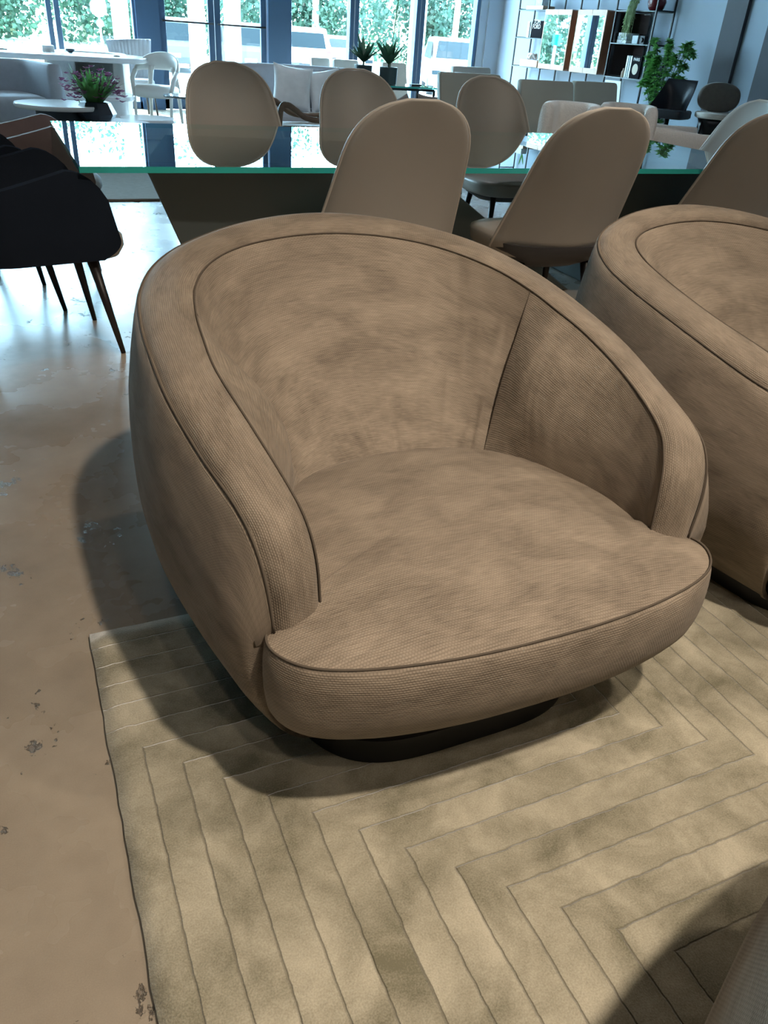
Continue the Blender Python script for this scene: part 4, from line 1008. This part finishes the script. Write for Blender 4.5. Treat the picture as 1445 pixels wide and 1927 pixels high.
book('thin white book between the white spine and the black fashion book', (8.10, 12.50, 1.336), (0.20, 0.03, 0.22), M['silver'], bg1)
t = thing('fashion_book', 'black square book facing out with white capital lettering on the shelf left of the cabinets', 'book', (8.09, 12.30, 1.336), 0)
G().box(0, 0.03, -0.145, 0.145, 0, 0.235).out('cover', M['cover_black'], t, smooth=False, bevel=0.002)
text('TOM\nFORD', t, (-0.001, 0.03, 0.185), 0.085, RW, M['ink_white'])
t = thing('oak_box', 'pale oak box on the upper left shelf under the glass ornament', 'box', (8.06, 12.42, 1.716)); G().box(0, 0.22, -0.24, 0.24, 0, 0.055).out('body', M['oak'], t, smooth=False, bevel=0.004)
t = thing('white_tray', 'white wire basket and green stem on top of the upper oak box', 'ornament', (8.10, 12.42, 1.772)); G().box(0, 0.16, -0.14, 0.05, 0, 0.09).out('basket', M['silver'], t, smooth=False, bevel=0.004)
g = G(); leafblade(g, (0.08, -0.06, 0.09), (0, 0.3, 1), 0.22, 0.015, 0.02); leafblade(g, (0.08, -0.06, 0.09), (0, -0.4, 1), 0.2, 0.015, 0.02); g.out('leaves', M['leaf'], t)
t = thing('oak_box', 'pale oak box on the lower left shelf under the stone ornament', 'box', (8.06, 12.38, 0.931)); G().box(0, 0.22, -0.25, 0.25, 0, 0.10).out('body', M['oak'], t, smooth=False, bevel=0.004)
t = thing('stone_knot', 'pale knotted stone ornament on the lower oak box', 'ornament', (8.15, 12.42, 1.032))
g = G()
for k in range(3):
    c = [(0.045 * math.cos(a + k), 0.07 * math.sin(a) * (1 if k % 2 else 0.8), 0.05 + 0.035 * math.sin(a * 2 + k * 2)) for a in [2 * PI * q / 24 for q in range(25)]]
    g.tube(c, 0.014, 8)
g.out('knot', M['marble'], t)
bg2 = 'books standing on the lower right shelf'
for i, (v_, th_, m_, lab) in enumerate(((9.97, 0.035, 'paper', 'white standing book, leftmost on the lower right shelf'), (9.93, 0.03, 'silver', 'grey blue standing book second on the lower right shelf'), (9.89, 0.035, 'paper', 'white standing book beside the black book with the round gold medallion'))):
    book(lab, (8.10, v_, 0.931), (0.19, th_, 0.265), M[m_], bg2)
t = thing('travel_book', 'black book facing out with a round pale medallion on the lower right shelf', 'book', (8.09, 9.765, 0.931))
G().box(0, 0.03, -0.10, 0.10, 0, 0.265).out('cover', M['cover_black'], t, smooth=False, bevel=0.002)
text('PARIS', t, (-0.001, 0.0, 0.225), 0.052, RW, M['ink_white'])
g = G(); V = [(-0.001, 0.058 * math.cos(2 * PI * k / 40), 0.11 + 0.065 * math.sin(2 * PI * k / 40)) for k in range(40)] + [(0.0, 0.058 * math.cos(2 * PI * k / 40), 0.11 + 0.065 * math.sin(2 * PI * k / 40)) for k in range(40)]
g.add(V, [tuple(range(39, -1, -1))] + [(i, (i + 1) % 40, 40 + (i + 1) % 40, 40 + i) for i in range(40)]); g.out('medallion', M['gold_print'], t, smooth=False)
t = thing('candle_jar', 'small cream bottle beside the standing books on the lower right shelf', 'bottle', (8.12, 10.04, 0.931)); G().lathe([(0.02, 0), (0.022, 0.01), (0.022, 0.07), (0.010, 0.085), (0.010, 0.11)], n=20).out('body', M['oak'], t, autos=50)
for i, (z, w_, m_, lab) in enumerate(((1.336, 0.20, 'paper', 'white book at the bottom of the stack on the right shelf'), (1.378, 0.19, 'silver', 'grey book in the middle of the stack on the right shelf'), (1.420, 0.17, 'paper', 'white book topmost of the stack on the right shelf'))):
    t = thing('stacked_book', lab, 'book', (8.10, 10.18, z), 0, 'books stacked flat on the right shelf')
    G().box(0, 0.22, -w_ / 2, w_ / 2, 0, 0.040).out('cover', M[m_], t, smooth=False, bevel=0.004)
t = thing('crystal_block', 'clear grey glass block on the right shelf beside the book stack', 'ornament', (8.14, 9.95, 1.336)); G().box(0, 0.09, -0.06, 0.06, 0, 0.10).out('body', M['silver'], t, smooth=False, bevel=0.006)
t = thing('camera_ornament', 'small dark boxy ornament on the right shelf beside the glass block', 'ornament', (8.14, 9.80, 1.336)); G().box(0, 0.06, -0.045, 0.045, 0, 0.10).tube([(-0.02, 0, 0.05), (0.0, 0, 0.05)], 0.028, 20).out('body', M['black_metal'], t, smooth=False, bevel=0.004)
t = thing('hanging_plant', 'pale trailing plant in an oxblood pot on the upper right shelf', 'plant', (8.18, 9.80, 1.716))
G().lathe([(0.07, 0), (0.10, 0.03), (0.12, 0.10), (0.10, 0.19), (0.085, 0.20), (0.075, 0.17)], n=32, c=(0, -0.10, 0)).out('pot', M['red_pot'], t)
g = G(); r4 = random.Random(11)
for k in range(70):
    y0 = r4.uniform(0.0, 0.14); L = r4.uniform(0.12, 0.46); x0 = -0.17 - r4.uniform(0, 0.05)
    pts = [(-0.03, -0.06 + y0 * 0.3, 0.17), (x0 * 0.6, y0, 0.20 + r4.uniform(0, .05)), (x0, y0 + 0.05, 0.08), (x0, y0 + 0.08 + 0.05 * r4.random(), 0.10 - L)]
    c = catmull(pts, 12); g.tube([Vector(p) for p in c], 0.0022, 4)
    for p in c[3:]:
        leafblade(g, p, (r4.uniform(-1, 1), r4.uniform(-1, 1), -0.6), 0.03, 0.005, 0.005)
lf_ = g.out('trailing_stems', M['leaf_pale'], t)
t = thing('brochure_stand', 'white display board leaning at the foot of the shelving', 'board', (7.95, 9.85, 0))
M4 = Matrix.Rotation(R(-8), 4, 'Y')
G().box(0, 0.02, -0.17, 0.17, 0, 0.90, M4).out('board', M['paper'], t, smooth=False, bevel=0.003)
G().box(0.02, 0.04, -0.13, 0.13, 0.05, 0.75, M4).out('strut', M['white'], t, smooth=False)

# tall green plant
t = thing('potted_ficus', 'tall bushy green plant in a pot beside the shelving on the right wall', 'plant', (7.82, 8.84, 0))
G().lathe([(0.11, 0), (0.14, 0.02), (0.16, 0.28), (0.14, 0.28), (0.13, 0.24)], n=32).out('pot', M['vase'], t, autos=40)
r5 = random.Random(21); gs = G(); gl = G()
for k in range(34):
    a = r5.uniform(0, 2 * PI); top = Vector((0.20 * math.cos(a) * r5.random() - 0.0, 0.30 * math.sin(a), r5.uniform(0.75, 1.38)))
    pts = catmull([(0.03 * math.cos(a), 0.03 * math.sin(a), 0.25), (top.x * 0.4, top.y * 0.4, 0.25 + (top.z - 0.25) * 0.5), (top.x, top.y, top.z), (top.x * 1.25, top.y * 1.25, top.z - 0.03)], 14)
    gs.tube([Vector(p) for p in pts], 0.004, 5)
    for p in pts[3:]:
        for q in range(13):
            th = r5.uniform(0, 2 * PI); leafblade(gl, p, (math.cos(th), math.sin(th), r5.uniform(-0.3, 0.8)), r5.uniform(0.05, 0.085), 0.017, 0.015)
gs.out('stems', M['leaf_dark'], t); gl.out('leaves', M['leaf_bright'], t)

# bar stools
t = thing('bar_stool', 'black leather bar stool with a swept back on a single column, beside the green plant', 'stool', (7.27, 8.02, 0), R(-62))
G().ring_loft([srect(0.23 * s, 0.21 * s, 0.35, 40, 0, 0, z) for z, s in ((0.60, .93), (0.615, 1), (0.675, 1), (0.69, .95))]).out('seat', M['black_leather'], t)
rows = []
for j in range(12):
    s = j / 11; row = []
    for i in range(31):
        a = -1 + 2 * i / 30; x = 0.225 * (1 - 0.22 * s) * a; lo = 0.67
        y = 0.20 + 0.03 * s - 0.34 * abs(a) ** 3 * (1 - s) ** 1.3
        z = lo + 0.33 * s * (1 - 0.0 * abs(a)); row.append(Vector((x, y, z)))
    rows.append(row)
rows2 = [[p + Vector((0, 0.03, 0)) for p in r_] for r_ in reversed(rows)]
grid_mesh('backrest', rows + rows2 + [rows[0]], M['black_leather'], t, uv=False)
G().tube([(0, 0, 0.015), (0, 0, 0.60)], 0.028, 16).out('column', M['dark_wood'], t)
G().lathe([(0.20, 0), (0.20, 0.012), (0.03, 0.02)], n=40).out('foot_disc', M['black_metal'], t, autos=40)
t = thing('bar_stool', 'mushroom velvet bar stool with a round back against the right wall column', 'stool', (7.62, 7.62, 0), R(-38))
rings = []
for y, s in ((0.16, .85), (0.165, .96), (0.19, 1.0), (0.215, .97), (0.225, .85)):
    rings.append([Vector((0.235 * s * sgn_pow(math.cos(2 * PI * k / 40), 0.85), y - 0.06 * math.cos(2 * PI * k / 40) ** 2, 0.85 + 0.155 * s * sgn_pow(math.sin(2 * PI * k / 40), 0.8))) for k in range(40)])
G().ring_loft(rings).out('backrest', M['brown_fab'], t)
G().ring_loft([srect(0.23 * s, 0.22 * s, 0.7, 40, 0, 0, z) for z, s in ((0.64, .93), (0.65, 1), (0.69, 1), (0.70, .93))]).out('seat', M['boucle'], t)
G().ring_loft([srect(0.19 * s, 0.18 * s, 0.6, 40, 0, 0, z) for z, s in ((0.40, .7), (0.55, .85), (0.64, 1))]).out('seat_frame', M['black_metal'], t)
for sx in (-1, 1):
    for sy in (-1, 1): G().tube([(sx * 0.14, sy * 0.13, 0.62), (sx * 0.2, sy * 0.19, 0)], 0.014, 8).out('leg', M['black_metal'], t)
G().tube([(-0.18, -0.17, 0.25), (0.18, -0.17, 0.25), (0.18, 0.17, 0.25), (-0.18, 0.17, 0.25), (-0.18, -0.17, 0.25)], 0.008, 8).out('foot_rail', M['black_metal'], t)
# lounge rug far behind the table
tag(G().box(-1.2, 3.6, 6.6, 10.9, 0.001, 0.016).out('lounge_rug', M['fawn_rug'], None, smooth=False, bevel=0.004), 'fawn looped rug under the far lounge furniture', 'rug')

# ================================================================== outside
struct(G().box(-45, 60, 14.2, 18.0, -0.12, -0.02).out('pavement', M['asphalt'], smooth=False))
struct(G().add([(-70, 18, -0.02), (90, 18, -0.02), (90, 22, -0.33), (-70, 22, -0.33), (-70, 44, -0.33), (90, 44, -0.33)], [(0, 1, 2, 3), (3, 2, 5, 4)]).out('parking_lot', M['asphalt'], smooth=False))
struct(G().add([(-90, 44, -0.33), (110, 44, -0.33), (110, 75, 0.6), (-90, 75, 0.6)], [(0, 1, 2, 3)]).out('grass_bank', M['grass'], smooth=False))
for u_, lab in ((2.12, 'white square post outside left of the entrance doors'), (3.37, 'white square post outside the left door leaf'), (3.99, 'white square post outside the right door leaf'), (7.55, 'white square post outside the rightmost windows')):
    t = thing('square_post', lab, 'post', (u_, 15.55, -0.02), 0, 'white sign posts outside'); G().box(-.12, .12, -.12, .12, 0, 3.33).out('shaft', M['white'], t, smooth=False, bevel=0.01); G().box(-.16, .16, -.16, .16, 0, 0.12).out('foot', M['white'], t, smooth=False, bevel=0.01)
def car(label, loc, rz, paint, suv=True, lens='tail_red'):
    t = thing('car', label, 'car', loc, rz, 'parked cars seen through the windows')
    L, W_, H_ = (4.5, 1.8, 1.62) if suv else (4.5, 1.78, 1.42)
    prof = [(-L / 2, 0.30), (-L / 2, 0.80), (-L / 2 + 0.08, 0.95), (-L / 2 + (0.25 if suv else 0.6), H_ - 0.12), (-L / 2 + (0.5 if suv else 1.1), H_), (0.4, H_), (0.85, H_ - 0.08), (1.45, 1.02), (L / 2 - 0.15, 0.85), (L / 2, 0.65), (L / 2, 0.30)]
    rings = []
    for y, s in ((-W_ / 2, 0.93), (-W_ / 2 + 0.05, 0.985), (-W_ / 2 + 0.2, 1), (W_ / 2 - 0.2, 1), (W_ / 2 - 0.05, 0.985), (W_ / 2, 0.93)):
        rings.append([Vector((x * (1 if z < 1 else s), y * (1 if z < 0.98 else 0.82), 0.3 + (z - 0.3) * (s if z > 1 else 1))) for x, z in prof])
    G().ring_loft(rings).out('body', paint, t, autos=28)
    g = G()
    for sy in (-1, 1):
        y = sy * (W_ / 2 * 0.80 + 0.03)
        g.add([(-L / 2 + 0.55, y + sy * 0.08, 1.0), (1.2, y + sy * 0.08, 1.0), (0.65, y, H_ - 0.14), (-L / 2 + 0.75, y, H_ - 0.14)], [(0, 1, 2, 3)] if sy < 0 else [(3, 2, 1, 0)])
    xr0, xr1 = -L / 2 + 0.085, -L / 2 + (0.22 if suv else 0.55)
    g.add([(xr0 - 0.02, -0.68, 0.98), (xr0 - 0.02, 0.68, 0.98), (xr1 - 0.02, 0.58, H_ - 0.16), (xr1 - 0.02, -0.58, H_ - 0.16)], [(3, 2, 1, 0)])
    g.add([(1.43, -0.70, 1.04), (1.43, 0.70, 1.04), (0.93, 0.6, H_ - 0.1), (0.93, -0.6, H_ - 0.1)], [(0, 1, 2, 3)])
    g.out('windows', M['car_glass'], t, smooth=False)
    for sx in (-1, 1):
        for sy in (-1, 1):
            G().tube([(sx * 1.38, sy * (W_ / 2 - 0.19), 0.33), (sx * 1.38, sy * (W_ / 2 + 0.015), 0.33)], 0.33, 28).tube([(sx * 1.38, sy * (W_ / 2), 0.33), (sx * 1.38, sy * (W_ / 2 + 0.03), 0.33)], 0.19, 20).out('wheel', M['tyre'], t, autos=40)
            G().tube([(sx * 1.38, sy * (W_ / 2 + 0.03), 0.33), (sx * 1.38, sy * (W_ / 2 + 0.04), 0.33)], 0.17, 20).out('rim', M['silver'], t, autos=40)
    for sy in (-1, 1):
        G().box(-L / 2 - 0.012, -L / 2 + 0.1, sy * 0.78 - 0.10, sy * 0.78 + 0.10, 0.78, 0.92).out('tail_lamp', M[lens], t, smooth=False, bevel=0.01)
        G().box(L / 2 - 0.12, L / 2 + 0.01, sy * 0.70 - 0.15, sy * 0.70 + 0.15, 0.60, 0.72).out('headlamp', M['car_glass'], t, smooth=False, bevel=0.01)
    G().box(-L / 2 - 0.01, -L / 2 + 0.05, -0.8, 0.8, 0.30, 0.50).out('rear_bumper', M['tyre'], t, smooth=False, bevel=0.02)
    G().box(L / 2 - 0.05, L / 2 + 0.012, -0.5, 0.5, 0.34, 0.56).out('grille', M['tyre'], t, smooth=False, bevel=0.01)
    for x in (-L / 2 - 0.022, L / 2 + 0.016): G().box(x - 0.003, x + 0.003, -0.2, 0.2, 0.48, 0.60).out('number_plate', M['white'], t, smooth=False)
    return t
car('silver SUV parked outside, seen through the left door leaf, red tail lamp', (6.1, 32.6, -0.33), R(82), M['car_silver'])
car('silver SUV with dark rear bumper seen through the right door leaf', (8.5, 31.5, -0.33), R(80), M['car_silver'])
car('white van seen through the window right of the doors', (11.4, 33.5, -0.33), R(75), M['car_white'])
car('white car facing the shop outside the rightmost windows', (14.3, 26.6, -0.33), R(-112), M['car_white'], True)
car('white car parked beyond the plants outside the window', (12.9, 33.5, -0.33), R(-100), M['car_white'], False)
# road signs
t = thing('stop_sign', 'octagonal sign on a pole outside the left window, seen from its pale back', 'sign', (3.45, 30, -0.33))
G().tube([(0, 0, 0), (0, 0, 1.95)], 0.03, 10).out('pole', M['silver'], t)
G().prism([(0.26 * math.cos(PI / 8 + k * PI / 4), 0.26 * math.sin(PI / 8 + k * PI / 4)) for k in range(8)], -0.01, 0.01, Matrix.Translation((0, -0.04, 1.72)) @ Matrix.Rotation(R(90), 4, 'X')).out('sign_plate', M['white'], t, smooth=False)
G().prism([(0.11 * math.cos(k * PI / 6), 0.11 * math.sin(k * PI / 6)) for k in range(12)], -0.01, 0.01, Matrix.Translation((0, -0.04, 1.30)) @ Matrix.Rotation(R(90), 4, 'X')).out('small_plate', M['white'], t, smooth=False)
M['teal'] = simple('teal_sign_paint', (0.0, 0.42, 0.45), 0.4)
t = thing('parking_sign', 'teal sign on a white pole outside, seen only in the cabinet mirror', 'sign', (-0.5, 24.0, -0.33))
G().tube([(0, 0, 0), (0, 0, 2.0)], 0.04, 10).out('pole', M['white'], t); G().box(-0.02, 0.02, -0.15, 0.15, 1.62, 1.92).box(-0.15, 0.15, -0.06, -0.04, 1.62, 1.92).out('sign_plate', M['teal'], t, smooth=False)
# trees
def tree_mesh(seed, h, w_, mat):
    r6 = random.Random(seed); V = []; Fc = []
    blobs = [(r6.uniform(-w_, w_) * 0.7, r6.uniform(-w_, w_) * 0.5, r6.uniform(0.25, h), r6.uniform(0.5, 1.1) * w_ * 0.45) for _ in range(26)]
    for bx, by, bz, br in blobs:
        for k in range(90):
            d = Vector((r6.gauss(0, 1), r6.gauss(0, 1), r6.gauss(0, 1))).normalized() * br * r6.uniform(0.55, 1.0); c = Vector((bx, by, max(0.1, bz))) + d
            a = Vector((r6.gauss(0, 1), r6.gauss(0, 1), r6.gauss(0, 1))).normalized(); b_ = a.cross(d).normalized(); s = r6.uniform(0.08, 0.20)
            n = len(V); V += [c - a * s, c + b_ * s * 0.6, c + a * s, c - b_ * s * 0.6]; Fc.append((n, n + 1, n + 2, n + 3))
    me = bpy.data.meshes.new('crown'); me.from_pydata([tuple(v) for v in V], [], Fc); me.materials.append(mat); return me
crowns = [tree_mesh(31, 6.5, 3.0, M['tree_leaf']), tree_mesh(32, 5.0, 3.2, M['tree_leaf2']), tree_mesh(33, 7.5, 2.6, M['tree_leaf']), tree_mesh(34, 3.0, 3.2, M['tree_leaf2'])]
trunk = G().tube([(0, 0, 0), (0.05, 0, 3), (-0.05, 0.1, 7), (0, 0, 9)], [0.20, 0.16, 0.12, 0.06], 10).out('trunk', M['bark']).data
bpy.data.objects.remove(bpy.data.objects['trunk'])
r7 = random.Random(77)
kinds = ['leafy tree with a tall pale trunk across the parking lot', 'round bushy pale green tree across the parking lot', 'tall narrow leafy tree across the parking lot', 'low green bush across the parking lot']
for i in range(34):
    k = i % 4; u_ = -26 + 1.85 * i + r7.uniform(-0.6, 0.6); v_ = 46 + r7.uniform(0, 6) - (3 if k == 3 else 0)
    t = thing('tree' if k < 3 else 'bush', kinds[k], 'tree' if k < 3 else 'bush', (u_, v_, -0.3), r7.uniform(0, 6), 'trees and bushes across the parking lot: ' + ('tall trunks', 'round', 'narrow', 'low')[k])
    c = bpy.data.objects.new('crown', crowns[k]); COL.objects.link(c); c.parent = t
    if k < 3: c = bpy.data.objects.new('trunk', trunk); COL.objects.link(c); c.parent = t; c.location = (0.4, -2.4, 0)
